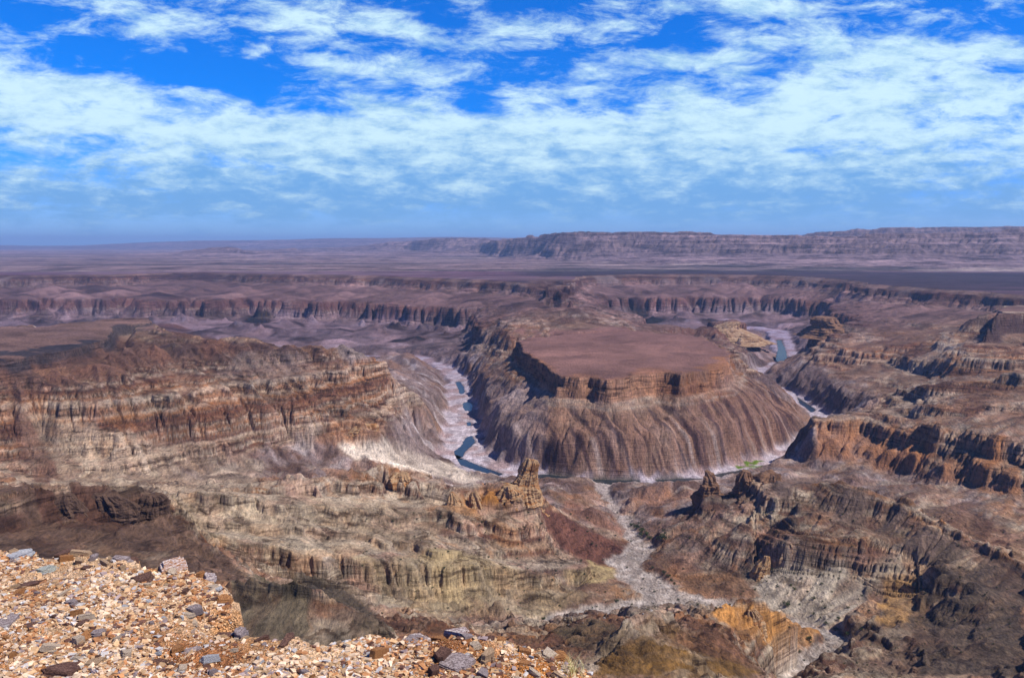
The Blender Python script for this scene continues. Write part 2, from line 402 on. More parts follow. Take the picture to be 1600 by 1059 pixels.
# streaks along the fall line: average a noise along the way the water would run
def fall_streaks(hh, steps, seed, bl):
    a = hh[::2, ::2]; b = blur(a, bl)
    gy, gx = np.gradient(b); c2 = cell[::2, ::2]
    gx = gx / (c2 * 2); gy = gy / (c2 * 2) * (DU / DV)
    gxw = gx; gyw = gy
    l = np.hypot(gxw, gyw) + 1e-4; gxw = gxw / l; gyw = gyw / l
    r = np.random.default_rng(seed); wn = blur(r.standard_normal(a.shape), 1); wn /= wn.std()
    I, J = np.meshgrid(np.arange(a.shape[0], dtype=float), np.arange(a.shape[1], dtype=float), indexing='ij')
    acc = wn.copy(); i_, j_ = I, J
    for k in range(steps):
        ii = np.clip(np.rint(i_), 0, a.shape[0] - 1).astype(np.int32); jj = np.clip(np.rint(j_), 0, a.shape[1] - 1).astype(np.int32)
        i_ = i_ + gyw[ii, jj] * (DU / DV); j_ = j_ + gxw[ii, jj]
        ii = np.clip(np.rint(i_), 0, a.shape[0] - 1).astype(np.int32); jj = np.clip(np.rint(j_), 0, a.shape[1] - 1).astype(np.int32)
        acc += wn[ii, jj]
    acc = blur(acc, 1); acc = np.clip((acc - acc.mean()) / acc.std(), -2.4, 2.4)
    ii = np.minimum(np.arange(hh.shape[0]) / 2, a.shape[0] - 1.01); jj = np.minimum(np.arange(hh.shape[1]) / 2, a.shape[1] - 1.01)
    I, J = np.meshgrid(ii, jj, indexing='ij')
    return bilin(acc, I, J)
def up(a, shp, k):
    I, J = np.meshgrid(np.minimum(np.arange(shp[0]) / k, a.shape[0] - 1.01), np.minimum(np.arange(shp[1]) / k, a.shape[1] - 1.01), indexing='ij')
    return bilin(a, I, J)
# wide valleys first, on coarser grids
em = np.clip(slope0 * 2.5 + .25, 0.05, 1) * open_g * (0.05 + 0.95 * valley) * (.1 + .9 * vw)
for k_, nb_, st_, ce in ((4, [30000] * 5, 60, .4), (2, [50000] * 4, 60, .35)):
    hb = blur(h, k_ // 2); hs_ = hb[::k_, ::k_]
    he, _ = erode(hs_, cell[::k_, ::k_] * k_, DU, DV, nb_, st_, 20 + k_, k_er=ce, k_dep=.25, cap=5.0, mask=em[::k_, ::k_].ravel())
    ck = cell[::k_, ::k_] * k_
    h = h + up(np.clip(blur(he - hs_, 1), -.8 * ck, .25 * ck), h.shape, k_)
LIC = fall_streaks(h, 44, 3, 6)
h = h + LIC * cell * 1.0 * np.clip(slope0 * 1.6, 0, 1) * valley * vw
# gullies
ermask = (np.clip(slope0 * 3 - .1, 0.02, 1) * (0.2 + 0.8 * valley)).ravel()
h, flow1 = erode(h, cell, DU, DV, [90000] * 3, 60, 5, mask=ermask)
LIC2 = fall_streaks(h, 22, 8, 3)
print('erosion', time.time() - T0)

# bedding: hard and soft layers
rs = np.random.default_rng(42)
zz = [-520.0]; out = [-520.0]; hard = []
while zz[-1] < -150:
    t = rs.uniform(2.0, 7.5); hd = rs.choice([0.15, 0.28, 0.45, 2.6, 4.5]); t = t * (.55 if hd > 1 else 1.2)
    zz.append(zz[-1] + t); out.append(out[-1] + t * hd); hard.append(hd)
zz = np.array(zz); out = np.array(out); hard = np.array(hard + [hard[-1]])
# correct the drift so that on average a height stays where it was
drift = out - zz; ker = np.ones(15) / 15
dsm = np.convolve(np.pad(drift, 7, mode='edge'), ker, mode='valid')
out2 = out - dsm
out2 = np.maximum.accumulate(out2)
dip = 0.02 * (X - 300) * near + w1 * 7 * near + fbm(X, Y, 1100, 2, 7) * 10 + reg * (.12 * X + .24 * (Y - 1000) + 5 * w1) * sstep(1300, 1150, Y)
sc = h + dip + (n_hi - .3) * .8
terr = np.interp(sc, zz, out2) - dip - (n_hi - .3) * .8
tmask = (1 - base_ment) * np.clip(slope0 * 5 - 0.35, 0, 1) * (0.75 + 0.25 * fbm(X, Y, 220, 2, 4))
tmask = tmask * (1 - flat_top) * (1 - calm) * lerp(0.95, 0.9, near)
tmask[(h0 < -470)] = 0
# some slopes are buried by talus: streaks where the bedding does not show
tal = sstep(-0.15, 0.35, fbm(X, Y, 150, 3, 3) + 0.15 * np.log1p(blur(flow1, 2)) - 0.62)
tal = tal * (1 - reg)
for cone in ([(70, 622), (110, 592), (170, 585), (300, 672), (312, 702), (225, 690)], [(190, 540), (240, 530), (330, 590), (350, 622), (285, 612)], [(270, 537), (330, 531), (400, 552), (475, 582), (400, 588), (330, 560)],
             [(10, 600), (60, 610), (110, 700), (75, 760), (30, 680)], [(330, 690), (420, 640), (450, 660), (400, 700)], [(250, 640), (400, 610), (480, 625), (400, 650), (300, 665)], [(1440, 540), (1530, 500), (1540, 520), (1460, 580)], [(880, 465), (920, 470), (960, 520), (930, 515)]):
    tal = np.maximum(tal, blur(inside(cone, PX0 + w1 * 8, PY0 + w2 * 5).astype(float), 4))
tmask = np.maximum(tmask * (1 - 0.6 * tal), reg * .95 * sstep(.02, .08, slope0))
h = lerp(h, terr, np.clip(tmask, 0, 1))
# flat-topped tables with an upright cap cliff and straight talus below it
def table(poly, ztop, cap, reach, tslope, nfront, amp=9.0):
    global h
    q = [P(*p) for p in poly]; Wp = [(u * math.exp(v), math.exp(v)) for u, v, z in q]
    xs = [p[0] for p in Wp]; ys = [p[1] for p in Wp]; mg = reach + 60
    i0 = max(0, int((math.log(min(ys) - mg) - VMIN) / DV)); i1 = min(nv, int((math.log(max(ys) + mg) - VMIN) / DV) + 1)
    j0 = max(0, int(((min(xs) - mg) / min(ys) - UMIN) / DU) if min(xs) < 0 else int(((min(xs) - mg) / (max(ys)) - UMIN) / DU)); j1 = min(nu, int(((max(xs) + mg) / ((min(ys) - mg) if max(xs) + mg > 0 else (max(ys) + mg)) - UMIN) / DU) + 1)
    S = np.s_[i0:i1, j0:j1]; x, y = X[S], Y[S]
    jt = np.floor(perlin(x / 23, y / 23, 3) * 4) / 4 * amp * .5 + fbm(x, y, 70, 5, 6, cell=cell[S]) * amp * 1.3
    jt2 = np.floor(perlin(x / 19, y / 19, 5) * 4) / 4 * amp * .5 + fbm(x, y, 70, 5, 1, cell=cell[S]) * amp * 1.6
    xj, yj = x + jt, y + jt2
    d = np.full(x.shape, 1e9)
    for a, b in zip(Wp[:nfront], Wp[1:nfront + 1]):
        dx, dy = b[0] - a[0], b[1] - a[1]; t = np.clip(((xj - a[0]) * dx + (yj - a[1]) * dy) / (dx * dx + dy * dy + 1e-9), 0, 1)
        d = np.minimum(d, np.hypot(xj - a[0] - t * dx, yj - a[1] - t * dy))
    ins = inside(Wp, xj, yj); sd_ = np.where(ins, -d, d)
    top = blur(ins.astype(float), 1)
    hh = h[S]
    topz = ztop + fbm(x, y, 110, 6, 2, .6) * 2.2 - 2.5 * np.exp(np.minimum(sd_, 0) / 14)
    prof = ztop - cap * (.62 * sstep(-1, 4, sd_) + .38 * sstep(9, 14, sd_)) - np.maximum(sd_ - 12, 0) * tslope * (1 + .35 * perlin(x / 130, y / 130, 1))
    rb2 = 1 - 2 * np.abs(perlin((x * .85 + y * .5) / 40, (x * .5 - y * .85) / 420, 6)); rb3 = 1 - 2 * np.abs(perlin((x * .8 + y * .6) / 17, (x * .6 - y * .8) / 260, 2))
    prof = prof + (LIC[S] * 1.2 + n_lo[S] * 5 + n_hi[S] * 1.0 + rb2 * 8 + rb3 * 2.5 - 4) * sstep(16, 70, sd_)
    tab_rib[S] = 1.1 * perlin((x * .87 + y * .5) / 26 + .5 * w1[S], (x * .5 - y * .87) / 330, 7) + .8 * perlin((x * .87 + y * .5) / 9, (x * .5 - y * .87) / 150, 3)
    k = (1 - ins) * (1 - sstep(reach * .55, reach, sd_)) * (sd_ > 0)
    hh = lerp(hh, np.where(prof < hh, prof, lerp(hh, prof, .75)), k * np.where(sd_ < 20, 1, valley[S]))
    hh = np.where(ins, topz, hh)
    h[S] = hh
    topm[S] = np.maximum(topm[S], top)
    return S, sd_, ins
tab_rib = np.zeros(h.shape)
tb1 = table(mesa, -305, 44, 210, .66, 14)
tb2 = table([(-250, 574, -220), (0, 562, -220), (90, 550, -221), (165, 532, -222), (176, 512, -222), (236, 504, -225), (232, 497, -222), (170, 497, -219), (60, 510, -219), (-250, 508, -219)], -220, 24, 60, .5, 5, 5)
tb3 = table([(1548, 500, -213), (1560, 490, -213), (1600, 489, -213), (1720, 485, -213), (1850, 480, -213), (1800, 470, -213), (1570, 478, -213)], -213, 58, 120, .55, 4, 7)
# the two great cliff bands of the far walls
fw = sstep(2900, 3600, Y) * (1 - topm)
bzi = np.array([-520, -474, -385, -362, -349, -236, -221.5, -200, 0.]); bzo = np.array([-520, -488, -446, -396, -346, -272, -222, -200, 0.])
hn = h + fbm(X, Y, 240, 3, 6, cell=cell) * 5
h = lerp(h, h + (np.interp(hn, bzi, bzo) - hn), fw)
# river bed and stream bed
bed = sstep(rw + 10, rw - 8, dr)
h = lerp(h, zr + fbm(X, Y, 22, 3, 2) * 1.4, bed)
wbed = sstep(6, -3, dw)
h = lerp(h, zw + fbm(X, Y, 9, 2, 2) * 0.8, wbed)
h, flow2 = erode(h, cell, DU, DV, [70000] * 2, 26, 9, k_er=0.12, k_dep=0.4, cap=2.0, mask=np.clip(ermask * (1 - 0.7 * bed.ravel()) * (1 - 0.7 * wbed.ravel()), 0, 1))
far_edge = sstep(6300, 6950, Y); h = lerp(h, -220 + 0 * h, far_edge)
h = h + fbm(X, Y, 7, 3, 5, 0.6, ridged=True, cell=cell) * 0.8 * rocky
print('terrain', time.time() - T0, h.shape)

# ---- pools of the river: polygons traced on the bed
def soft(poly, px, py, s=1, n=2):
    return blur(inside(poly, px, py).astype(float), n)
pools = {
 'a': [(711, 596), (718, 594), (724, 602), (726, 612), (719, 616), (716, 606)],
 'b': [(724, 628), (731, 627), (739, 630), (736, 642), (727, 641), (723, 634)],
 'c': [(729, 659), (735, 658), (736, 665), (730, 664)],
 'd': [(728, 682), (738, 679), (743, 690), (734, 698), (726, 705), (722, 714), (712, 714), (710, 704), (722, 694)],
 'e': [(712, 712), (722, 715), (740, 723), (762, 731), (786, 739), (778, 742), (745, 734), (720, 725)],
 'f': [(832, 741), (860, 739), (900, 742), (898, 749), (850, 749)],
 'g': [(915, 747), (960, 746), (1000, 748), (1000, 756), (940, 756)],
 'h': [(1020, 748), (1060, 745), (1100, 747), (1095, 756), (1040, 756)],
 'i': [(1110, 741), (1140, 736), (1165, 732), (1160, 741), (1125, 747)],
 'j': [(1212, 530), (1222, 530), (1227, 545), (1229, 560), (1221, 567), (1213, 560), (1216, 545)],
 'k': [(1244, 618), (1262, 630), (1275, 640), (1268, 643), (1250, 630)],
}
PX, PY = proj(X, Y, h)
PXf, PYf = proj(X, Y, np.where(bed > 0.3, zr, h))
poolmask = np.zeros(h.shape)
for k, pl in pools.items():
    poolmask = np.maximum(poolmask, soft(pl, PXf, PYf) * (bed > 0.2))
h = h - 4.0 * poolmask

# ------------------------------------------------------------------ rock colours
def plain_colour(X, Y, cl):
    U = X / Y
    t1 = fbm(X, Y, 3500, 6, 1, .6, cell=cl); tb = fbm(X * .22, Y, 1300, 5, 4, .6, cell=cl)
    p = C(.175, .115, .122) * (1 + .25 * t1[..., None])
    dk = np.clip(sstep(.0, .35, tb + .6 * sstep(-.06, .10, U) * sstep(11000, 9000, Y) - .2) * .9, 0, 1)  # dark bands: cloud shadow painted into the colour of the plain
    p = p + (C(.060, .048, .050) - p) * dk[..., None]
    return p + (C(.34, .28, .26) - p) * (sstep(.25, .6, -tb) * .45)[..., None]
def C(*a): return np.array(a, float)
def mixc(a, b, t): return a + (b - a) * t[..., None]
gyy, gxx = np.gradient(blur(h, 1))
slope = np.hypot(gxx / (Y * DU), gyy / (Y * DV))
steep = sstep(0.55, 1.15, slope)
s = h + dip + n_hi * 0.8
rc = np.random.default_rng(5)
pal = [C(.19, .112, .078), C(.30, .200, .140), C(.42, .335, .25), C(.15, .085, .062), C(.50, .435, .35), C(.11, .068, .055), C(.27, .150, .085), C(.26, .195, .155), C(.155, .108, .090), C(.46, .39, .31)]
zb = [-530.0]; cb = []
while zb[-1] < -100:
    zb.append(zb[-1] + rc.uniform(1.6, 6.5)); cb.append(pal[rc.integers(len(pal))])
cb.append(cb[-1]); cb = np.array(cb); zb = np.array(zb)
strata = np.stack([np.interp(s, zb, cb[:, k]) for k in range(3)], -1)
skirt = np.zeros(h.shape); skirt[tb1[0]] = sstep(14, 30, tb1[1]) * (1 - sstep(150, 230, tb1[1]))
zl_ = np.sort(rc.uniform(-520, -180, 62)); dl_ = np.abs(s.ravel() - zl_[np.clip(np.searchsorted(zl_, s.ravel()), 0, 61)]).reshape(s.shape)
strata = strata * (1 - .62 * (1 - sstep(.35, 1.1, dl_)) * sstep(2600, 1700, Y) * (1 - skirt))[..., None]  # dark lines along the beds, with the shadow of ledges painted in
big = fbm(X, Y, 420, 3, 2)
tint = fbm(X, Y, 130, 4, 7, cell=cell)
strata = strata * .82 * (1.0 + 0.25 * tint[..., None])
strata = mixc(strata, strata * C(1.05, .84, .72), sstep(.1, .7, big + tint * .5) * 0.4)      # rusty zones
strata = mixc(strata, C(.40, .36, .30) * (1 + .3 * tint[..., None]), sstep(.15, .6, -big + .5 * tint) * 0.5)     # pale zones
talus = C(.215, .145, .105) * (1 + 0.22 * tint[..., None])
talus = mixc(talus, C(.135, .105, .080) + 0 * talus, sstep(-.2, .5, fbm(X, Y, 300, 3, 6)) * 0.6)
talus = mixc(talus, C(.285, .205, .140) * (1 + 0.3 * tint[..., None]), sstep(1750, 1200, Y) * sstep(-.35, .3, tint + .3 * big) * .8)
fl = np.log1p(blur(flow1 + flow2, 1)); fl = (fl - fl.mean()) / fl.std()
st = LIC * .6 + LIC2 * .8
talus = mixc(talus, C(.33, .255, .20) + 0 * talus, sstep(0.3, 1.6, st + .3 * fl) * 0.5)
talus = mixc(talus, C(.105, .062, .048) + 0 * talus, sstep(0.5, 1.5, -st + tint) * 0.75)
gn_n = fbm(X + 0.6 * h, Y - 0.5 * h, 60, 4, 1, 0.6, cell=cell)
gneiss = mixc(C(.235, .195, .180) + 0 * talus, C(.43, .40, .385) + 0 * talus, sstep(0.15, .9, gn_n + .3 * st))
gneiss = mixc(gneiss, C(.115, .078, .064) + 0 * talus, sstep(.0, .8, -gn_n + .3 * tint - .45 * st) * 0.85)
gneiss = mixc(gneiss, C(.27, .165, .10) + 0 * talus, sstep(.1, .6, fbm(X, Y, 240, 3, 0) + .25 * st) * .55)
rockc = mixc(strata, gneiss, base_ment)
ledge = np.clip(reg * .7 + sstep(0.22, 0.6, slope) + .75 * sstep(.12, .35, slope0) * (1 - .8 * tal), 0, 1)
bedding = np.clip(reg * .9 + (1 - base_ment) * sstep(.12, .3, slope0) * (1 - .75 * tal) * (1 - flat_top), 0, 1)
colr = mixc(talus, rockc, np.clip(0.08 + ledge * .92 + 0.5 * base_ment, 0, 1))
# bands of the far walls: dark cap, tan talus, red brown cliff
hb_ = h + tint * 5; far_k = (sstep(2900, 3600, Y) * (1 - topm))
def hband(a, b, w=6): return sstep(a - w, a + w, hb_) * (1 - sstep(b - w, b + w, hb_))
colr = mixc(colr, C(.225, .160, .135) * (1 + .3 * (st * .9 + tint))[..., None], far_k * hband(-345, -272) * .65)
colr = mixc(colr, C(.150, .082, .068) * (1 + .3 * tint)[..., None], far_k * hband(-396, -347, 5) * .75)
colr = mixc(colr, C(.215, .175, .170) * (1 + .5 * (st * .9 + tint))[..., None], far_k * hband(-484, -405, 8) * .6)
colr = mixc(colr, C(.075, .045, .04) + 0 * colr, far_k * hband(-272, -224, 3) * .8)
# cap rock and plateau surfaces
colr = mixc(colr, C(.085, .062, .055) + 0 * talus, sstep(-276, -258, h + tint * 6) * sstep(.07, .2, slope0) * (h < -221.5) * sstep(1350, 1500, Y) * sstep(0.0, .3, tint + .5) * 0.8 * sstep(3600, 2900, Y))
flatc = C(.215, .150, .125) * (1 + 0.2 * tint[..., None])
colr = mixc(colr, flatc, flat_top * sstep(3300, 2700, Y))
colr = mixc(colr, plain_colour(X, Y, cell), sstep(-226, -220, h) * sstep(.30, .12, slope) * sstep(2900, 3500, Y))
mt = topm * (h0 < -290)
colr = mixc(colr, C(.235, .150, .125) * (1 + 0.22 * (tint + .4 * big)[..., None]), mt)
S_, d_, i_ = tb1; cf_ = sstep(-3, 1, d_) * (1 - sstep(16, 30, d_))
colr[S_] = mixc(colr[S_], strata[S_] * .55 + C(.13, .062, .034), cf_ * .8)
tl_ = sstep(20, 60, d_) * (1 - sstep(150, 230, d_)) * (.35 + .5 * sstep(0, 80, X[S_]))
colr[S_] = mixc(colr[S_], mixc(mixc(C(.25, .165, .12) + 0 * colr[S_], C(.46, .39, .34) + 0 * colr[S_], sstep(.35, .8, tab_rib[S_] + .3 * tint[S_]) * sstep(60, 150, d_)), C(.055, .032, .030) + 0 * colr[S_], sstep(-.05, .40, .15 * st[S_] + .4 * tint[S_] - tab_rib[S_])), tl_)
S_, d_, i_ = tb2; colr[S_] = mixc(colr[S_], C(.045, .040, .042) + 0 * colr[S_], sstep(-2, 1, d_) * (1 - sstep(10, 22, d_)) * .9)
colr[S_] = mixc(colr[S_], C(.17, .118, .10) * (1 + .3 * tint[S_][..., None]), i_ * .8)
S_, d_, i_ = tb3; colr[S_] = mixc(colr[S_], C(.065, .045, .042) + 0 * colr[S_], sstep(-3, 1, d_) * (1 - sstep(18, 34, d_)) * .8)
nz = sstep(1900, 1250, Y) * (1 - .8 * topm)
vv1 = fbm(X, Y, 95, 5, 4, .6); vv2 = fbm(X, Y, 70, 5, 1, .6)
lumr = colr.mean(-1)
colr = mixc(colr, C(.50, .45, .36) * np.clip(.6 + lumr * 2, .5, 1.2)[..., None], nz * sstep(.1, .55, vv1) * sstep(.10, .2, lumr) * .5)
colr = mixc(colr, C(.36, .225, .175) * np.clip(.6 + lumr * 2, .5, 1.2)[..., None], nz * sstep(.1, .6, vv2) * sstep(.09, .18, lumr) * .4)
colr = mixc(colr, C(.30, .15, .07) * np.clip(.6 + lumr * 2, .5, 1.2)[..., None], nz * sstep(.35, .8, -vv2 + .3 * st) * .35)
# named patches of other rock and of painted shade, outlined on the ground
def patch(poly, color, k=1.0, n=5, var=0.15, rag=6):
    global colr
    us = [ray(x, y)[0] for x, y in poly]
    j0 = max(0, int((min(us) - .03 - UMIN) / DU)); j1 = min(nu, int((max(us) + .03 - UMIN) / DU) + 1)
    y0, y1 = min(p[1] for p in poly) - 25, max(p[1] for p in poly) + 25
    rows = ((PY[:, j0:j1] > y0) & (PY[:, j0:j1] < y1)).any(1)
    i0, i1 = np.argmax(rows), len(rows) - np.argmax(rows[::-1])
    S = np.s_[i0:i1, j0:j1]
    jit = LIC[S] * 5 + n_hi[S] * 2
    m_ = soft(poly, PX[S] + w1[S] * rag + jit * 1.2, PY[S] + w2[S] * rag * .6 + jit, n=n)
    m_ = np.clip(m_ * k * (1 + .35 * LIC[S] + .3 * tint[S]), 0, 1)
    colr[S] = mixc(colr[S], C(*color) * np.clip(1 + var * (tint[S] + n_hi[S] * .5 + LIC[S]), .6, 1.35)[..., None], m_)
patch([(168, 520), (180, 500), (236, 498), (240, 510), (190, 524)], (.055, .048, .048), .85)
patch([(-10, 512), (150, 510), (170, 520), (120, 528), (0, 525)], (.17, .12, .105), .7)
patch([(845, 795), (900, 815), (950, 838), (992, 850), (975, 885), (930, 882), (885, 860), (860, 830)], (.105, .058, .046), .85, 3)
patch([(880, 895), (930, 880), (970, 895), (955, 912), (890, 915)], (.42, .36, .22), .7)
patch([(0, 575), (170, 548), (260, 512), (330, 530), (400, 550), (300, 575), (120, 600), (0, 645)], (.115, .070, .052), .6)
patch([(380, 552), (560, 550), (600, 570), (500, 590), (400, 600), (330, 590)], (.175, .150, .135), .5)
patch([(20, 640), (240, 690), (300, 700), (420, 720), (400, 770), (150, 775), (60, 760)], (.42, .37, .29), .42)
patch([(1380, 900), (1440, 905), (1450, 975), (1385, 985)], (.33, .22, .12), .7)
patch([(1340, 985), (1600, 960), (1600, 1059), (1330, 1059)], (.10, .078, .062), .5)  # cloud shadow painted over the bottom right slope
patch([(525, 695), (600, 690), (680, 720), (760, 750), (740, 760), (650, 742), (560, 725)], (.62, .57, .48), .85)
patch([(1210, 892), (1270, 888), (1350, 898), (1355, 940), (1300, 985), (1240, 975), (1190, 950), (1180, 918)], (.42, .385, .33), .85)
patch([(1200, 752), (1300, 752), (1400, 790), (1470, 835), (1600, 890), (1600, 960), (1450, 880), (1370, 835), (1240, 800)], (.135, .105, .088), .85)
patch([(1470, 850), (1600, 900), (1610, 1059), (1440, 1059), (1420, 960), (1450, 900)], (.085, .068, .055), .75)  # cloud shadow painted over the hillside at the right edge
patch([(370, 905), (450, 905), (530, 918), (620, 985), (620, 1059), (370, 1059)], (.135, .115, .085), .85)
patch([(470, 905), (540, 920), (600, 965), (570, 985), (520, 975), (480, 930)], (.055, .045, .036), .7)
patch([(0, 762), (130, 762), (250, 770), (262, 795), (320, 850), (400, 915), (200, 900), (0, 880)], (.115, .080, .062), .85)
patch([(70, 770), (240, 772), (262, 800), (190, 835), (80, 825)], (.07, .042, .032), .75)
patch([(0, 640), (45, 650), (95, 740), (80, 760), (55, 755), (20, 690)], (.12, .066, .052), .7)
patch([(940, 1022), (1010, 960), (1100, 998), (1200, 1060), (930, 1060)], (.155, .100, .050), .9)
patch([(1040, 1005), (1080, 968), (1130, 985), (1190, 1050), (1120, 1030)], (.125, .075, .052), .8)
patch([(860, 985), (930, 964), (980, 985), (940, 1025), (900, 1010)], (.12, .095, .065), .8)
patch([(1120, 955), (1200, 950), (1290, 985), (1260, 1020), (1200, 1010), (1130, 975)], (.36, .21, .105), .75)
patch([(1276, 665), (1340, 655), (1450, 668), (1600, 690), (1600, 780), (1450, 750), (1280, 718)], (.29, .155, .085), .6)
patch([(560, 880), (700, 865), (850, 900), (930, 935), (860, 960), (700, 965), (600, 940)], (.27, .225, .15), .5)
patch([(990, 775), (1040, 758), (1090, 768), (1080, 790), (1010, 795)], (.24, .145, .10), .5)
patch([(1070, 905), (1160, 895), (1180, 925), (1120, 940), (1060, 928)], (.20, .12, .075), .7)
patch([(1160, 590), (1280, 570), (1340, 640), (1290, 655), (1230, 610)], (.115, .090, .088), .65)  # painted shade on the slope that faces away from the sun
patch([(1060, 600), (1150, 590), (1270, 655), (1200, 715), (1100, 735)], (.15, .090, .075), .2)
patch([(550, 650), (600, 655), (600, 690), (560, 700), (480, 690)], (.30, .155, .080), .4)
patch([(680, 790), (740, 760), (800, 765), (790, 800), (720, 810)], (.34, .185, .085), .7)
patch([(260, 780), (440, 775), (560, 790), (700, 800), (680, 860), (430, 880), (330, 850)], (.36, .31, .235), .38)
patch([(900, 780), (1000, 830), (1000, 850), (960, 835), (880, 800)], (.20, .115, .085), .5)
patch([(812, 545), (850, 566), (877, 586), (918, 582), (945, 592), (975, 588), (1000, 573), (1030, 572), (1060, 582), (1090, 580), (1120, 576), (1141, 552), (1148, 590), (1120, 612), (1060, 622), (1000, 622), (940, 628), (880, 622), (850, 600), (815, 572)], (.235, .135, .085), .62, 3, .3)
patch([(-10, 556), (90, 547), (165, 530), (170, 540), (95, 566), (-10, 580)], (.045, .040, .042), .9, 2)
patch([(720, 640), (790, 600), (850, 610), (860, 700), (800, 735), (750, 700)], (.37, .32, .30), .35)
# the stream beds
rb = fbm(X, Y, 16, 4, 3, 0.65, cell=cell)
bedc = mixc(C(.50, .47, .50) + 0 * talus, C(.74, .72, .75) + 0 * talus, sstep(-.2, .6, rb))
bedc = mixc(bedc, C(.36, .28, .265) + 0 * talus, sstep(-.1, .45, fbm(X, Y, 80, 2, 5)) * .8)
bedc = mixc(bedc, C(.20, .17, .17) + 0 * talus, sstep(.25, .7, fbm(X, Y, 13, 3, 6, cell=cell)) * .6)
edge = sstep(rw + 12, rw - 6, dr + rb * 8)
colr = mixc(colr, bedc, edge)
colr = mixc(colr, C(.10, .09, .07) + 0 * talus, poolmask)
wc = mixc(C(.40, .365, .335) + 0 * talus, C(.56, .53, .50) + 0 * talus, sstep(-.2, .6, rb))
colr = mixc(colr, wc, sstep(7, -2, dw + rb * 3) * .92)
patch([(1145, 741), (1160, 732), (1180, 727), (1198, 720), (1195, 728), (1165, 738)], (.10, .16, .02), .9, 1, rag=1)
mott = fbm(1.9 * X, .9 * Y, 34, 5, 5, .7, cell=cell) * (1 - .75 * topm)
colr = colr * np.clip(1 + .24 * mott + .10 * LIC2, .45, 1.8)[..., None] * .86
colr = np.clip(colr, 0.02, 0.85)
cl_lum = colr.mean(-1, keepdims=True)
colr = np.clip(cl_lum + (colr - cl_lum) * 1.35, 0.012, 0.85) * lerp(C(.58, .52, .69), C(.95, .89, .95), sstep(4500, 1500, Y)[..., None]) * lerp(C(1, 1, 1), C(1.06, 1.08, 1.02), sstep(1500, 900, Y)[..., None])  # last factors tint by distance: violet haze painted into the far ground
print('colours', time.time() - T0)

# ------------------------------------------------------------------ mesh helpers
def link(name, me, mats=(), parent=None, loc=None):
    o = bpy.data.objects.new(name, me); COL.objects.link(o)
    if me is not None:
        for m_ in (mats if isinstance(mats, (list, tuple)) else [mats]): me.materials.append(m_)
    if parent: o.parent = parent
    if loc is not None: o.location = loc
    return o
def grid_mesh(name, X, Y, Z, col=None, smooth=True, alpha=None):
    nv_, nu_ = X.shape
    co = np.stack([X, Y, Z], -1).reshape(-1, 3).astype(np.float32)
    i, j = np.meshgrid(np.arange(nv_ - 1), np.arange(nu_ - 1), indexing='ij')
    k = (i * nu_ + j).ravel()
    q = np.stack([k, k + 1, k + nu_ + 1, k + nu_], -1).astype(np.int32)
    return raw_mesh(name, co, q, col, smooth, alpha)
def raw_mesh(name, co, q, col=None, smooth=True, alpha=None):
    me = bpy.data.meshes.new(name)
    co = np.asarray(co, np.float32); q = np.asarray(q, np.int32)
    me.vertices.add(len(co)); me.vertices.foreach_set('co', co.ravel())
    nf, w = q.shape
    me.loops.add(nf * w); me.loops.foreach_set('vertex_index', q.ravel())
    me.polygons.add(nf)
    me.polygons.foreach_set('loop_start', np.arange(0, nf * w, w, dtype=np.int32))
    me.polygons.foreach_set('loop_total', np.full(nf, w, np.int32))
    me.polygons.foreach_set('use_smooth', np.full(nf, smooth, bool))
    me.update(calc_edges=True)
    if col is not None:
        a = me.color_attributes.new('rock', 'FLOAT_COLOR', 'POINT')
        c4 = np.ones((len(co), 4), np.float32); c4[:, :3] = col.reshape(-1, 3)
        if alpha is not None: c4[:, 3] = alpha.ravel()
        a.data.foreach_set('color', c4.ravel())
    return me

# ------------------------------------------------------------------ materials
def newmat(name, rough=0.9):
    m_ = bpy.data.materials.new(name); m_.use_nodes = True
    nt = m_.node_tree; b = nt.nodes['Principled BSDF']
    b.inputs['Roughness'].default_value = rough
    b.inputs['Specular IOR Level'].default_value = 0.15
    return m_, nt, b
def N(nt, t, **kw):
    n = nt.nodes.new(t)
    for k, v in kw.items(): setattr(n, k, v)
    return n
def mapped_noise(nt, scale, stretch=(1, 1, 1), detail=6, rough=0.6, tex='n'):
    tc = N(nt, 'ShaderNodeTexCoord'); mp = N(nt, 'ShaderNodeMapping'); mp.inputs['Scale'].default_value = stretch
    nt.links.new(tc.outputs['Object'], mp.inputs['Vector'])
    if tex == 'n':
        n = N(nt, 'ShaderNodeTexNoise'); n.inputs['Scale'].default_value = scale; n.inputs['Detail'].default_value = detail; n.inputs['Roughness'].default_value = rough
    else:
        n = N(nt, 'ShaderNodeTexVoronoi'); n.inputs['Scale'].default_value = scale
    nt.links.new(mp.outputs['Vector'], n.inputs['Vector'])
    return n
def ramp(nt, src, stops):
    r = N(nt, 'ShaderNodeValToRGB'); cr = r.color_ramp
    while len(cr.elements) < len(stops): cr.elements.new(0.5)
    for e, (p, c) in zip(cr.elements, stops): e.position = p; e.color = (*c, 1) if len(c) == 3 else c
    nt.links.new(src, r.inputs['Fac']); return r
def mul(nt, a, b, fac=1.0, mode='MULTIPLY'):
    m_ = N(nt, 'ShaderNodeMix', data_type='RGBA', blend_type=mode); m_.inputs[0].default_value = fac
    nt.links.new(a, m_.inputs[6]); nt.links.new(b, m_.inputs[7]); return m_.outputs[2]

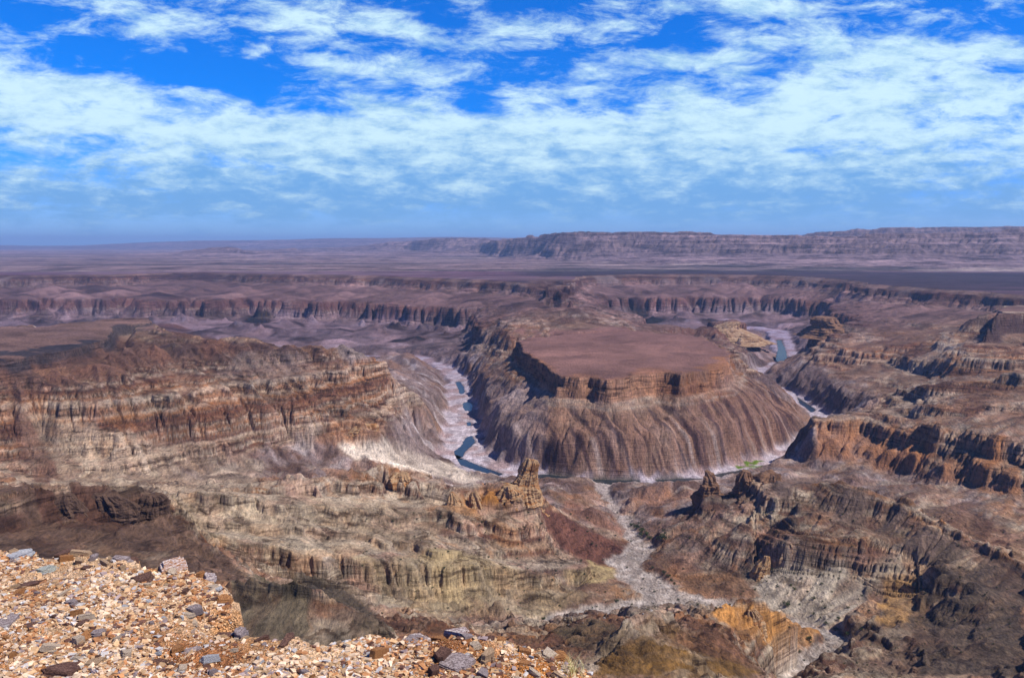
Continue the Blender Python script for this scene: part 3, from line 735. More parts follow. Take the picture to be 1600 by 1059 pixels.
def rock_ground(name, s1, s2, bump_d, bump_s):
    m_, nt, b = newmat(name)
    at = N(nt, 'ShaderNodeVertexColor', layer_name='rock')
    n1 = mapped_noise(nt, s1, (2.0, .9, .5), 9, 0.72); r1 = ramp(nt, n1.outputs['Fac'], [(0.34, (.32, .30, .30)), (0.5, (1, 1, 1)), (0.66, (1.75, 1.7, 1.62))])
    n2 = mapped_noise(nt, s2, (.18, .18, 2.2), 6, 0.65); r2 = ramp(nt, n2.outputs['Fac'], [(0.38, (.36, .32, .30)), (0.47, (.95, .95, .95)), (0.55, (1.1, 1.1, 1.1)), (0.66, (1.55, 1.52, 1.48))])
    geo = N(nt, 'ShaderNodeNewGeometry'); sx = N(nt, 'ShaderNodeSeparateXYZ'); nt.links.new(geo.outputs['Normal'], sx.inputs[0])
    mr = N(nt, 'ShaderNodeMapRange'); nt.links.new(sx.outputs['Z'], mr.inputs[0]); mr.inputs[1].default_value = .93; mr.inputs[2].default_value = .65
    c = mul(nt, at.outputs['Color'], r1.outputs['Color'], .72)
    mx = N(nt, 'ShaderNodeMix', data_type='RGBA', blend_type='MULTIPLY'); nt.links.new(at.outputs['Alpha'], mx.inputs[0]); nt.links.new(c, mx.inputs[6]); nt.links.new(r2.outputs['Color'], mx.inputs[7])
    nt.links.new(mx.outputs[2], b.inputs['Base Color'])
    ad = N(nt, 'ShaderNodeMath', operation='ADD'); nt.links.new(n1.outputs['Fac'], ad.inputs[0]); nt.links.new(n2.outputs['Fac'], ad.inputs[1])
    bp = N(nt, 'ShaderNodeBump'); bp.inputs['Distance'].default_value = bump_d; bp.inputs['Strength'].default_value = bump_s
    nt.links.new(ad.outputs[0], bp.inputs['Height']); nt.links.new(bp.outputs[0], b.inputs['Normal'])
    return m_
m_canyon = rock_ground('canyon_rock', 0.15, 0.085, 5.0, 1.0)
m_far = rock_ground('far_rock', 0.006, 0.012, 60.0, 0.6)

bedding[tb1[0]] *= 1 - np.clip(sstep(14, 30, tb1[1]) * (1 - sstep(150, 230, tb1[1])), 0, 1)
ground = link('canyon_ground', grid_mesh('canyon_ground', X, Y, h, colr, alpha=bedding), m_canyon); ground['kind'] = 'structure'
print('mesh', time.time() - T0)
def hgt(x, y):
    fi = (math.log(y) - VMIN) / (VMAX - VMIN) * (nv - 1); fj = (x / y - UMIN) / (UMAX - UMIN) * (nu - 1)
    return float(bilin(h, np.array([fi]), np.array([fj]))[0])
def hit(px, py, y0=300.0, y1=6800.0):
    u, s_ = ray(px, py)
    ys = np.exp(np.arange(math.log(y0), math.log(y1), 0.001))
    zs = bilin(h, (np.log(ys) - VMIN) / (VMAX - VMIN) * (nv - 1), np.full(ys.shape, (u - UMIN) / (UMAX - UMIN) * (nu - 1)))
    k = np.argmax(zs > ys * s_)
    return Vector((u * ys[k], ys[k], zs[k]))

# water in the pools: one flat sheet for each pool, wider than the hollow it fills
m_water, nt, b = newmat('river_water', 0.25)
b.inputs['Base Color'].default_value = (.014, .022, .026, 1); b.inputs['Specular IOR Level'].default_value = .32
wn = mapped_noise(nt, 0.5, (1, 1, 1), 3); bp = N(nt, 'ShaderNodeBump'); bp.inputs['Distance'].default_value = .15; nt.links.new(wn.outputs['Fac'], bp.inputs['Height']); nt.links.new(bp.outputs[0], b.inputs['Normal'])
bm = bmesh.new()
for k, pl in pools.items():
    cxp = sum(p[0] for p in pl) / len(pl); cyp = sum(p[1] for p in pl) / len(pl)
    _, zq, _ = dist_line(river, *[np.array([v_]) for v_ in (lambda q: (q[0] * math.exp(q[1]), math.exp(q[1])))(P(cxp, cyp, -497))])
    zl = float(zq[0]) - 1.7
    vs = []
    for (x, y) in pl:
        x = cxp + (x - cxp) * 1.12; y = cyp + (y - cyp) * 1.2
        u, v, z = P(x, y, zl); vs.append(bm.verts.new((u * math.exp(v), math.exp(v), zl)))
    bm.faces.new(vs)
me = bpy.data.meshes.new('river_water'); bm.to_mesh(me); bm.free()
wat = link('river_water', me, m_water); wat['kind'] = 'structure'

# ------------------------------------------------------------------ far plain and table mountains
L.clear()
F0, F1 = math.log(6950), math.log(70000)
def frow(Y, z): L.append([(UMIN, math.log(Y), z), (UMAX, math.log(Y), z)])
frow(6960, -220)
top1 = [(640, 394, 21500), (690, 390, 20000), (730, 384, 18500), (770, 378, 17000), (800, 374, 15500), (840, 368, 13800), (900, 364, 12600), (1000, 364, 12000), (1100, 366, 11600), (1190, 369, 11200), (1230, 371, 11000), (1300, 373, 10400), (1420, 366, 9800), (1600, 362, 9300), (1850, 358, 9000)]
def foff(pts, dY, dz, z=None):
    q = [P(*p) for p in pts]; L.append([(u, math.log(math.exp(v) + dY), (zz_ + dz) if z is None else z) for u, v, zz_ in q])
line(*top1); foff(top1, 250, 2); foff(top1, -130, -75)
foff(top1[3:], -900, 0, -120)
foot1 = [(740, 400, -220), (800, 404, -220), (900, 410, -220), (1000, 413, -220), (1100, 416, -220), (1200, 419, -220), (1300, 420, -220), (1450, 422, -220), (1600, 424, -220), (1850, 428, -220)]
line(*foot1); foff(foot1, -500, 0)
top2 = [(1250, 368, 15500), (1300, 362, 15000), (1400, 358, 14500), (1500, 356, 14200), (1600, 354, 14000), (1850, 352, 14000)]
line(*top2); foff(top2, 1500, 0); foff(top2, -400, -150)
L.append([(0.05, math.log(24000), -220), (0.3, math.log(22000), -100), (.84, math.log(22000), 150)])
line((550, 386, 24000), (620, 378, 23000), (680, 374, 21000), (720, 372, 20500), (765, 374, 20000)); line((560, 396, 21000), (640, 392, 18500), (720, 392, 17000))
line((-250, 390, 26000), (270, 397, -222), (420, 398, -222), (520, 398, -222))
line((310, 391, 17500), (345, 386, 17300), (362, 385, 17200), (380, 392, 17000)); line((300, 396, 16300), (390, 397, 16200))
line((420, 391, 20500), (450, 388, 20000), (470, 391, 20000))
line((-250, 386, 52000), (0, 383, 50000), (100, 385, 48000), (220, 379, 46000), (300, 376, 45000), (420, 375, 43000), (520, 372, 42000), (600, 372, 40000), (700, 370, 38000), (800, 372, 36000), (1000, 374, 36000))
line((-250, 391, 44000), (0, 390, 42000), (300, 389, 38000), (600, 386, 33000))
frow(69000, 0)
frow(9, -220) if False else None
for uu_ in np.linspace(UMIN, -0.1, 6): L.append([(uu_, math.log(7000), -220), (uu_, math.log(15500), -222)])
DUF = 0.0018; DVF = 0.0032
nuf = int((UMAX - UMIN) / DUF) + 1; nvf = int((F1 - F0) / DVF) + 1
fb = solve(L, UMIN, UMAX, F0, F1, nuf // 2, nvf // 2)
fb = blur(fb, 1)
Uf, Vf = np.meshgrid(np.linspace(UMIN, UMAX, nuf), np.linspace(F0, F1, nvf))
Yf = np.exp(Vf); Xf = Uf * Yf; cf = Yf * DUF
a1 = fbm(Xf, Yf, 1500, 4, 3, .55, cell=cf); a2 = fbm(Xf, Yf, 1500, 4, 6, .55, cell=cf)
hm = sstep(-215, -150, bilin(fb, (Vf - F0) / (F1 - F0) * (fb.shape[0] - 1), (Uf - UMIN) / (UMAX - UMIN) * (fb.shape[1] - 1)))
Xw = Xf + a1 * 260 * hm; Yw = Yf + a2 * 260 * hm
hf = bilin(fb, (np.log(Yw) - F0) / (F1 - F0) * (fb.shape[0] - 1), (Xw / Yw - UMIN) / (UMAX - UMIN) * (fb.shape[1] - 1))
gyy, gxx = np.gradient(blur(hf, 2)); sf = np.hypot(gxx / cf, gyy / (Yf * DVF))
rk = np.clip(sf * 4, 0, 1)
hf = hf + rk * (fbm(Xf, Yf, 700, 4, 2, .55, ridged=True, cell=cf) * 26) + fbm(Xf, Yf, 2500, 3, 5) * 3.0
hf, ff = erode(hf, cf, DUF, DVF, [40000] * 3, 40, 3, mask=(rk * .8 + .02).ravel())
dzz = np.arange(-240, 400, 1.0); tz = dzz + 13 * np.sin(dzz / 62 * 2 * np.pi) * .75 + 4 * np.sin(dzz / 23 * 2 * np.pi)
tz = np.maximum.accumulate(tz)
hf = lerp(hf, np.interp(hf, dzz, tz), rk * (hf > -215))
ed = 1 - sstep(math.log(6990), math.log(7400), Vf); hf = lerp(hf, -220.4 + 0 * hf, ed)
gyy, gxx = np.gradient(hf); sf2 = np.hypot(gxx / cf, gyy / (Yf * DVF))
t1_ = fbm(Xf, Yf, 3500, 4, 1, cell=cf)[..., None]; plain = plain_colour(Xf, Yf, cf)
band_c = np.stack([np.interp(hf + a1 * 6, np.arange(-230, 400, 19.0), np.random.default_rng(8 + k * 0).uniform(.6, 1.35, 34)[:len(np.arange(-230, 400, 19.0))]) for k in range(3)], -1)
hillc = C(.175, .120, .135) * band_c * (1 + .15 * t1_)
hillc = mixc(hillc, C(.12, .08, .075) + 0 * hillc, sstep(.45, .9, sf2) * .7)
cfar = np.clip(mixc(plain, hillc, sstep(-214, -185, hf)), .02, .8)
farg = link('far_plain_and_hills', grid_mesh('far_plain', Xf, Yf, hf, cfar), m_far); farg['kind'] = 'structure'
print('far', time.time() - T0)
# ------------------------------------------------------------------ the rim the photographer stands on
EYE = 2.2
def gp(px, py, z=-EYE):
    u, s_ = ray(px, py); y = z / s_; return (u * y, y)
edge_px = [(-420, 800), (-200, 828), (-60, 842), (0, 846), (60, 850), (100, 852), (128, 852), (150, 866), (180, 864), (215, 866), (235, 880), (270, 876), (300, 880), (322, 886), (340, 900), (352, 922), (362, 940), (360, 955), (374, 966), (384, 976), (388, 988), (420, 990), (480, 992), (535, 990), (585, 978), (640, 974), (690, 986), (740, 990), (800, 998), (850, 1002), (885, 1016), (925, 1034), (962, 1062), (1000, 1110), (1020, 1180), (1030, 1300)]
edge_w = [gp(*p) for p in edge_px]
poly = edge_w + [(1.2, .3), (-9, .3)]
gx_, gy_ = np.meshgrid(np.arange(-8.6, 2.6, .02), np.arange(.6, 8.6, .02))
jx = fbm(gx_, gy_, .45, 5, 1, .6) * .09; jy = fbm(gx_, gy_, .45, 5, 2, .6) * .09
ins = inside(poly, gx_ + jx, gy_ + jy)
dd = np.full(gx_.shape, 1e9)
for a, b_ in zip(edge_w[:-1], edge_w[1:]):
    dx, dy = b_[0] - a[0], b_[1] - a[1]
    t = np.clip(((gx_ + jx - a[0]) * dx + (gy_ + jy - a[1]) * dy) / (dx * dx + dy * dy), 0, 1)
    dd = np.minimum(dd, np.hypot(gx_ + jx - a[0] - t * dx, gy_ + jy - a[1] - t * dy))
sd_ = np.where(ins, -dd, dd)
lump = fbm(gx_, gy_, 1.3, 5, 3) * .05 + np.abs(fbm(gx_, gy_, .22, 3, 5)) * .022
g_h = -EYE + lump - .05 * np.exp(-dd / .12)
# the rim breaks off into the canyon in steps
drop = np.where(sd_ > 0, 10.0 * sd_ + 26 * np.maximum(sd_ - .35, 0) ** 1.1, 0)
drop = np.where(sd_ > 0, drop + .25 * np.sin(drop * 2.2) * np.minimum(drop, 1), 0)
# the dark hollow in the broken edge
hx, hy = gp(352, 962)
g_h = g_h - .20 * np.exp(-(((gx_ - hx) / .17) ** 2 + ((gy_ - hy) / .13) ** 2) ** 2)
g_h = g_h - drop
g1 = fbm(gx_, gy_, .9, 4, 4); g2 = fbm(gx_, gy_, .12, 4, 6)
gc = mixc(C(.42, .235, .115) * np.ones(gx_.shape + (1,)), C(.58, .41, .27) + np.zeros(gx_.shape + (1,)), sstep(-.4, .4, g1 + g2 * .6))
gc = mixc(gc, C(.22, .085, .035) + 0 * gc, sstep(.1, .6, -g1 + .5 * g2) * .8)
rx, ry = gp(850, 1045)
gc = mixc(gc, C(.40, .17, .05) + 0 * gc, np.exp(-(((gx_ - rx) / .35) ** 2 + ((gy_ - ry) / .3) ** 2)))
gc = mixc(gc, C(.27, .17, .12) + 0 * gc, sstep(.05, .3, sd_))
gm, nt, b = newmat('rim_rubble', .9)
at = N(nt, 'ShaderNodeVertexColor', layer_name='rock')
v1 = mapped_noise(nt, 110, (1, 1, 1), tex='v'); rr = ramp(nt, v1.outputs['Color'], [(.2, (.5, .45, .4)), (.5, (1, 1, 1)), (.8, (1.9, 1.8, 1.7))])
v2 = mapped_noise(nt, 14, (1, 1, 1), 8, .7); r2 = ramp(nt, v2.outputs['Fac'], [(.35, (.6, .55, .5)), (.6, (1.25, 1.2, 1.15))])
nt.links.new(mul(nt, mul(nt, at.outputs['Color'], rr.outputs['Color'], .8), r2.outputs['Color'], .8), b.inputs['Base Color'])
bp = N(nt, 'ShaderNodeBump'); bp.inputs['Distance'].default_value = .012; nt.links.new(v1.outputs['Distance'], bp.inputs['Height']); nt.links.new(bp.outputs[0], b.inputs['Normal'])
rim_o = link('rim_ground', grid_mesh('rim_ground', gx_, gy_, g_h, gc), gm); rim_o['kind'] = 'structure'
def rz(x, y):
    return float(bilin(g_h, np.array([(y - .6) / .02]), np.array([(x + 8.6) / .02]))[0])
def rimpt(px, py):
    u, s_ = ray(px, py); y = -EYE / s_
    for _ in range(6): y = max(.7, min(8, rz(u * y, y) if False else (rz(u * y, y)) / s_)) if rz(u * y, y) > -EYE - .5 else y
    return u * y, y, rz(u * y, y)

# stone colours: (base, second)
stone_cols = {'cream': (.68, .52, .38), 'pale grey': (.52, .50, .50), 'rusty orange': (.42, .205, .095), 'dark brown': (.13, .065, .05), 'purplish grey': (.30, .235, .24), 'tan': (.50, .33, .19)}
chipm, nt, b = newmat('gravel_chips', .8)
at = N(nt, 'ShaderNodeVertexColor', layer_name='rock'); v2 = mapped_noise(nt, 60, (1, 1, 1), 5, .7); r2 = ramp(nt, v2.outputs['Fac'], [(.35, (.7, .66, .62)), (.6, (1.15, 1.12, 1.1))])
nt.links.new(mul(nt, at.outputs['Color'], r2.outputs['Color'], .8), b.inputs['Base Color'])
# loose gravel: tens of thousands of angular chips
NCH = 190000
cu_ = rng.uniform(-.80, .16, NCH * 2); cyy = rng.uniform(3.3, 6.2, NCH * 2); cxx = cu_ * cyy
ok = inside(poly, cxx, cyy); cxx, cyy = cxx[ok][:NCH], cyy[ok][:NCH]
n_ = len(cxx)
cz = bilin(g_h, (cyy - .6) / .02, (cxx + 8.6) / .02)
bare = np.exp(-(((cxx - rx) / .42) ** 2 + ((cyy - ry) / .3) ** 2)); dusty = sstep(-.25, .45, fbm(cxx, cyy, .55, 4, 7)) * .88; keep = (cz > -EYE - .12) & (rng.random(n_) > np.maximum(bare * .85, dusty))
cxx, cyy, cz = cxx[keep], cyy[keep], cz[keep]; n_ = len(cxx)
sz = np.minimum(.0013 * np.exp(rng.exponential(.7, n_)), .015)
box = np.array([[-1, -1, -1], [1, -1, -1], [1, 1, -1], [-1, 1, -1], [-1, -1, 1], [1, -1, 1], [1, 1, 1], [-1, 1, 1]], float)
pts = box[None] * rng.uniform(.55, 1.25, (n_, 8, 3))
pts = pts * (sz[:, None] * np.stack([rng.uniform(.7, 1.5, n_), rng.uniform(.6, 1.1, n_), rng.uniform(.22, .6, n_)], -1))[:, None, :]
q = rng.standard_normal((n_, 3)) * C(.2, .2, 0); ang = rng.uniform(0, 2 * np.pi, n_)
ca, sa = np.cos(ang)[:, None], np.sin(ang)[:, None]
x_, y_, z_ = pts[..., 0], pts[..., 1], pts[..., 2]
x_, y_ = x_ * ca - y_ * sa, x_ * sa + y_ * ca
z_ = z_ + x_ * q[:, :1] + y_ * q[:, 1:2]
pts = np.stack([x_ + cxx[:, None], y_ + cyy[:, None], z_ + cz[:, None] + sz[:, None] * .25], -1).reshape(-1, 3)
fq = np.array([[0, 3, 2, 1], [4, 5, 6, 7], [0, 1, 5, 4], [1, 2, 6, 5], [2, 3, 7, 6], [3, 0, 4, 7]])
fq = (fq[None] + np.arange(n_)[:, None, None] * 8).reshape(-1, 4)
zone = fbm(cxx, cyy, .8, 3, 4)
names = ['cream', 'tan', 'rusty orange', 'dark brown', 'purplish grey', 'pale grey']
wts = np.stack([.34 + .2 * zone, .30 + 0 * zone, .20 - .35 * np.minimum(zone, .3), .10 - .15 * np.minimum(zone, .2), .07 + 0 * zone, .11 + .05 * zone], -1).clip(.02)
wts = np.cumsum(wts / wts.sum(1, keepdims=True), 1); pick = (rng.random(n_)[:, None] > wts).sum(1).clip(0, 5)
cc_ = np.array([stone_cols[k] for k in names])[pick] * rng.uniform(.7, 1.3, (n_, 1))
g_o = link('gravel', raw_mesh('gravel', pts, fq, np.repeat(cc_, 8, 0).clip(.02, .85), smooth=False), chipm); g_o['kind'] = 'stuff'

# stones one can tell apart: slabs of layered rock
def stone_mat(name, c1, c2, sc=9):
    m_, nt, b = newmat(name + '_stone', .75)
    n = mapped_noise(nt, sc, (1, 1, 5), 8, .7); r = ramp(nt, n.outputs['Fac'], [(.3, tuple(v * .45 for v in c1)), (.45, c1), (.58, c2), (.75, tuple(min(.9, v * 1.3) for v in c2))])
    n2 = mapped_noise(nt, sc * 5, (1, 1, 1), 5, .7); r2 = ramp(nt, n2.outputs['Fac'], [(.3, (.6, .6, .6)), (.6, (1.1, 1.1, 1.1))])
    nt.links.new(mul(nt, r.outputs['Color'], r2.outputs['Color'], .9), b.inputs['Base Color'])
    bp = N(nt, 'ShaderNodeBump'); bp.inputs['Distance'].default_value = .015; nt.links.new(n.outputs['Fac'], bp.inputs['Height']); nt.links.new(bp.outputs[0], b.inputs['Normal'])
    return m_
sm = {'cream': stone_mat('cream', (.50, .36, .25), (.70, .58, .46)), 'pale grey': stone_mat('pale_grey', (.38, .38, .42), (.66, .66, .68)), 'rusty orange': stone_mat('rusty', (.30, .12, .045), (.55, .27, .11)),
      'dark brown': stone_mat('dark_brown', (.10, .05, .04), (.22, .12, .09)), 'purplish grey': stone_mat('purplish_grey', (.22, .17, .17), (.46, .38, .38)), 'tan': stone_mat('tan', (.36, .23, .14), (.60, .42, .27)),
      'white and orange': stone_mat('white_orange', (.50, .22, .09), (.80, .72, .70), 6), 'white and purple': stone_mat('white_purple', (.30, .20, .20), (.78, .68, .64), 6), 'greenish grey': stone_mat('greenish_grey', (.30, .32, .31), (.62, .63, .55))}
def slab_mesh(name, r, layers=3, nside=9, flat=.3, shrink=.12):
    """layered slab, unit half-width 1, top at z=flat*2"""
    bm = bmesh.new(); ang = sorted(r.uniform(0, 2 * math.pi) for _ in range(nside))
    rad = [r.uniform(.72, 1.08) for _ in range(nside)]
    z = 0; th = 2 * flat / layers; prev = None; ox = oy = 0
    for k in range(layers):
        t = th * r.uniform(.7, 1.3); sc = 1 - shrink * k * r.uniform(.3, 1.2); ox += r.uniform(-.06, .06); oy += r.uniform(-.06, .06)
        rings = []
        for zz_, ins_ in ((z - .03 * flat, 1.0), (z + t * .85, .985), (z + t, .93)):
            rings.append([bm.verts.new((math.cos(a) * q_ * sc * ins_ + ox + r.uniform(-.02, .02), math.sin(a) * q_ * sc * ins_ + oy + r.uniform(-.02, .02), zz_ + r.uniform(-.012, .012))) for a, q_ in zip(ang, rad)])
        for ra, rb_ in zip(rings[:-1], rings[1:]):
            for i in range(nside): bm.faces.new((ra[i], ra[(i + 1) % nside], rb_[(i + 1) % nside], rb_[i]))
        bm.faces.new(rings[-1]); bm.faces.new(rings[0][::-1]); z += t
        rad = [q_ * r.uniform(.93, 1.04) for q_ in rad]
    bmesh.ops.subdivide_edges(bm, edges=[e for e in bm.edges if e.calc_length() > .45], cuts=1, use_grid_fill=True)
    for v in bm.verts: v.co += Vector((r.uniform(-1, 1), r.uniform(-1, 1), r.uniform(-.5, .5))) * .025
    me = bpy.data.meshes.new(name); bm.to_mesh(me); bm.free(); return me
rr_ = random.Random(4)
specials = [
 (30, 856, .17, .11, .42, 2, 20, 'pale grey', 'flat pale grey layered slab at the far left end of the gravel edge'),
 (66, 880, .16, .10, .42, 3, 35, 'greenish grey', 'greenish grey tilted slab with a dark underside, just below the pale grey layered slab'),
 (38, 908, .30, .07, .5, 3, 22, 'dark brown', 'long dark brown ledge stone at the left edge, below the greenish grey tilted slab'),
 (82, 866, .05, .12, .5, 2, 80, 'tan', 'narrow tan upright stone beside the greenish grey tilted slab'),
 (190, 862, .20, .13, .42, 3, 5, 'purplish grey', 'broad purplish grey layered rock on the skyline of the gravel, left of the white and orange one'),
 (216, 871, .09, .08, .45, 2, -20, 'purplish grey', 'small purplish grey stone leaning against the right side of the broad layered rock'),
 (272, 882, .15, .12, .6, 2, 10, 'white and orange', 'chunky white and orange rock on the edge of the drop'),
 (326, 889, .09, .08, .6, 2, 0, 'white and purple', 'white and purple stone at the top corner of the drop, right of the chunky white and orange rock'),
 (225, 893, .09, .07, .4, 2, 30, 'white and purple', 'white and purple flat stone lying above the broken dark rock'),
 (222, 910, .11, .09, .6, 3, 50, 'dark brown', 'broken dark brown rock with a deep shadow in the middle of the upper gravel'),
 (112, 946, .10, .08, .55, 3, 10, 'purplish grey', 'blocky purplish grey stone standing out of the left gravel'),
 (140, 920, .05, .04, .5, 2, 10, 'dark brown', 'small dark brown stone between the long ledge stone and the broken dark rock'),
 (345, 962, .17, .10, .7, 4, 35, 'dark brown', 'dark brown overhanging ledge above the black hollow in the broken edge'),
 (378, 962, .08, .10, .8, 3, 60, 'purplish grey', 'purplish grey block at the outer corner of the hollow'),
 (330, 932, .13, .06, .5, 2, 30, 'dark brown', 'flat dark reddish stone just above the hollow'),
 (545, 988, .10, .07, .4, 2, 12, 'pale grey', 'white flat stone at the edge where the gravel meets the olive hill'),
 (640, 978, .24, .09, .35, 3, -4, 'white and purple', 'long white and purple slab on the skyline of the lower gravel'),
 (645, 996, .10, .07, .4, 2, 10, 'purplish grey', 'purplish grey flat stone just below the long white and purple slab'),
 (710, 990, .15, .11, .6, 2, -5, 'white and purple', 'rounded white and purple rock at the edge, right of the long slab'),
 (768, 988, .07, .05, .8, 2, 0, 'dark brown', 'small dark brown lump on the edge, right of the rounded white and purple rock'),
 (705, 1040, .17, .11, .35, 3, 15, 'purplish grey', 'tilted purplish grey slab with a dark end, alone in the lower middle gravel'),
 (105, 1050, .22, .12, .4, 3, 12, 'dark brown', 'dark red brown slab at the bottom left of the gravel'),
 (55, 1048, .14, .08, .4, 2, 5, 'rusty orange', 'rusty orange slab left of the dark red brown one at the bottom'),
 (278, 1018, .24, .09, .22, 2, 14, 'purplish grey', 'wide thin purplish grey slab sunk in the lower left gravel'),
 (235, 1036, .14, .08, .22, 2, 20, 'dark brown', 'sunk dark brown slab just left of the wide thin purplish one'),
 (15, 976, .14, .09, .4, 2, 10, 'purplish grey', 'purplish grey slab at the left edge, halfway down the gravel'),
 (50, 980, .08, .06, .4, 2, 10, 'dark brown', 'dark brown stone beside the purplish grey slab at the left edge'),
 (220, 992, .16, .06, .25, 2, 5, 'rusty orange', 'low rusty orange slab level with the gravel left of the hollow'),
 (872, 1012, .14, .08, .45, 3, -25, 'rusty orange', 'rusty orange slab on the right slope of the lower gravel'),
 (855, 1004, .07, .06, .8, 2, 10, 'tan', 'tan pointed stone on the edge above the rusty orange slab'),
 (375, 1040, .06, .05, .5, 2, 30, 'rusty orange', 'bright rusty orange stone in the bottom gravel, right of the thin purplish slab'),
 (95, 930, .05, .04, .5, 2, 0, 'cream', 'cream stone just above the blocky purplish grey stone'),
 (300, 960, .05, .04, .5, 2, 40, 'cream', 'rounded cream stone to the left of the black hollow'),
]
for (px, py, wx, wy, flat, lay, yaw, colr_, lab) in specials:
    x, y = gp(px, py + 4); y += wy * .3; x = ray(px, py)[0] * y
    me = slab_mesh('stone_slab', rr_, lay + 1, rr_.choice([7, 8, 9, 10]), flat * .5 * min(wx, wy) / max(wx, wy) if False else flat * .5)
    while rz(x, y) < -EYE - .16: x, y = x * .985, y * .985
    o = link('stone_slab', me, sm[colr_]); o.location = (x, y, rz(x, y) - .02)
    o.scale = (wx * .72, wy * .95, min(wx, wy) * .95); o.rotation_euler = (math.radians(rr_.uniform(-7, 10)), math.radians(rr_.uniform(-12, 2)), math.radians(yaw * .8))
    o['label'] = lab; o['category'] = 'rock'
protos = [slab_mesh('loose_stone', rr_, rr_.choice([1, 2, 2, 3]), rr_.choice([5, 6, 7]), rr_.uniform(.22, .5)) for _ in range(9)]
cnt = {}
tries = 0; placed = 0
nms = list(stone_cols)
copies = {}
while placed < 250 and tries < 4000:
    tries += 1
    px = rr_.uniform(-30, 960); py = rr_.uniform(850, 1065)
    u, s_ = ray(px, py); y = -EYE / s_; x = u * y
    if not inside(poly, np.array([x]), np.array([y + .05]))[0]: continue
    z = rz(x, y)
    if z < -EYE - .1: continue
    k = rr_.choices(nms, [5, 3, 3, 3, 3, 4])[0]; pi_ = rr_.randrange(9)
    key = (k, pi_)
    if key not in copies:
        me = protos[pi_].copy(); me.materials.clear(); me.materials.append(sm[k]); copies[key] = me
    o = bpy.data.objects.new('loose_stone', copies[key]); COL.objects.link(o)
    r_ = .014 * math.exp(rr_.expovariate(1.9)); r_ = min(r_, .05)
    o.location = (x, y, z - .003); o.scale = (r_ * rr_.uniform(.9, 1.5), r_ * rr_.uniform(.7, 1.1), r_ * rr_.uniform(.7, 1.2)); o.rotation_euler = (rr_.uniform(-.3, .3), rr_.uniform(-.3, .3), rr_.uniform(0, 6.28))
    o['label'] = 'small ' + k + ' stone lying loose among the gravel of the near rim'; o['category'] = 'stone'; o['group'] = k + ' loose stones on the near rim'
    placed += 1
# blocks along the broken edge
for a, b_ in zip(edge_w[2:30], edge_w[3:31]):
    for _ in range(max(1, int(math.hypot(b_[0] - a[0], b_[1] - a[1]) / .11))):
        t = rr_.random(); x = a[0] + (b_[0] - a[0]) * t + rr_.gauss(0, .02); y = a[1] + (b_[1] - a[1]) * t - rr_.uniform(.01, .09)
        z = rz(x, y)
        if z < -EYE - .25: continue
        k = rr_.choices(['dark brown', 'purplish grey', 'tan', 'cream', 'rusty orange'], [4, 4, 3, 2, 3])[0]; pi_ = rr_.randrange(9); key = (k, pi_)
        if key not in copies:
            me = protos[pi_].copy(); me.materials.clear(); me.materials.append(sm[k]); copies[key] = me
        o = bpy.data.objects.new('edge_block', copies[key]); COL.objects.link(o); r_ = rr_.uniform(.02, .065)
        o.location = (x, y, z - .012); o.scale = (r_ * rr_.uniform(1, 1.7), r_ * rr_.uniform(.8, 1.2), r_ * rr_.uniform(.7, 1.3)); o.rotation_euler = (rr_.uniform(-.25, .25), rr_.uniform(-.25, .25), rr_.uniform(0, 6.28))
        o['label'] = k + ' block sitting on the very edge of the gravel rim above the drop'; o['category'] = 'rock'; o['group'] = k + ' blocks along the edge of the rim'
# the dry grass at the right end of the rim
def tuft(px, py, n, hgt_, name='dry_grass_tuft', lab=''):
    x, y, z = rimpt(px, py); bm = bmesh.new()
    for _ in range(n):
        a = rr_.uniform(0, 6.28); l = hgt_ * rr_.uniform(.5, 1.1); lean = rr_.uniform(.15, .9); ox, oy = rr_.gauss(0, .035), rr_.gauss(0, .035); p = None; w_ = rr_.uniform(.0008, .0018)
        for k in range(4):
            t = k / 3; c = Vector((ox + math.cos(a) * l * lean * t * t, oy + math.sin(a) * l * lean * t * t, l * t * (1 - .25 * t * lean)))
            sv = Vector((-math.sin(a), math.cos(a), 0)) * w_ * (1 - .8 * t); q_ = (bm.verts.new(c - sv), bm.verts.new(c + sv))
            if p: bm.faces.new((p[0], p[1], q_[1], q_[0]))
            p = q_
    me = bpy.data.meshes.new(name); bm.to_mesh(me); bm.free()
    m_, nt, b = newmat(name, .7); n1 = mapped_noise(nt, 12); r1 = ramp(nt, n1.outputs['Fac'], [(.4, (.38, .33, .10)), (.6, (.62, .55, .30))]); nt.links.new(r1.outputs['Color'], b.inputs['Base Color'])
    o = link(name, me, m_, loc=(x, y, z)); o['label'] = lab; o['category'] = 'grass'; return o
tuft(912, 1044, 170, .13, lab='dry yellow green grass tuft at the right tip of the gravel')
tuft(895, 1052, 90, .10, lab='smaller thin yellow grass tuft left of the larger one at the right tip')

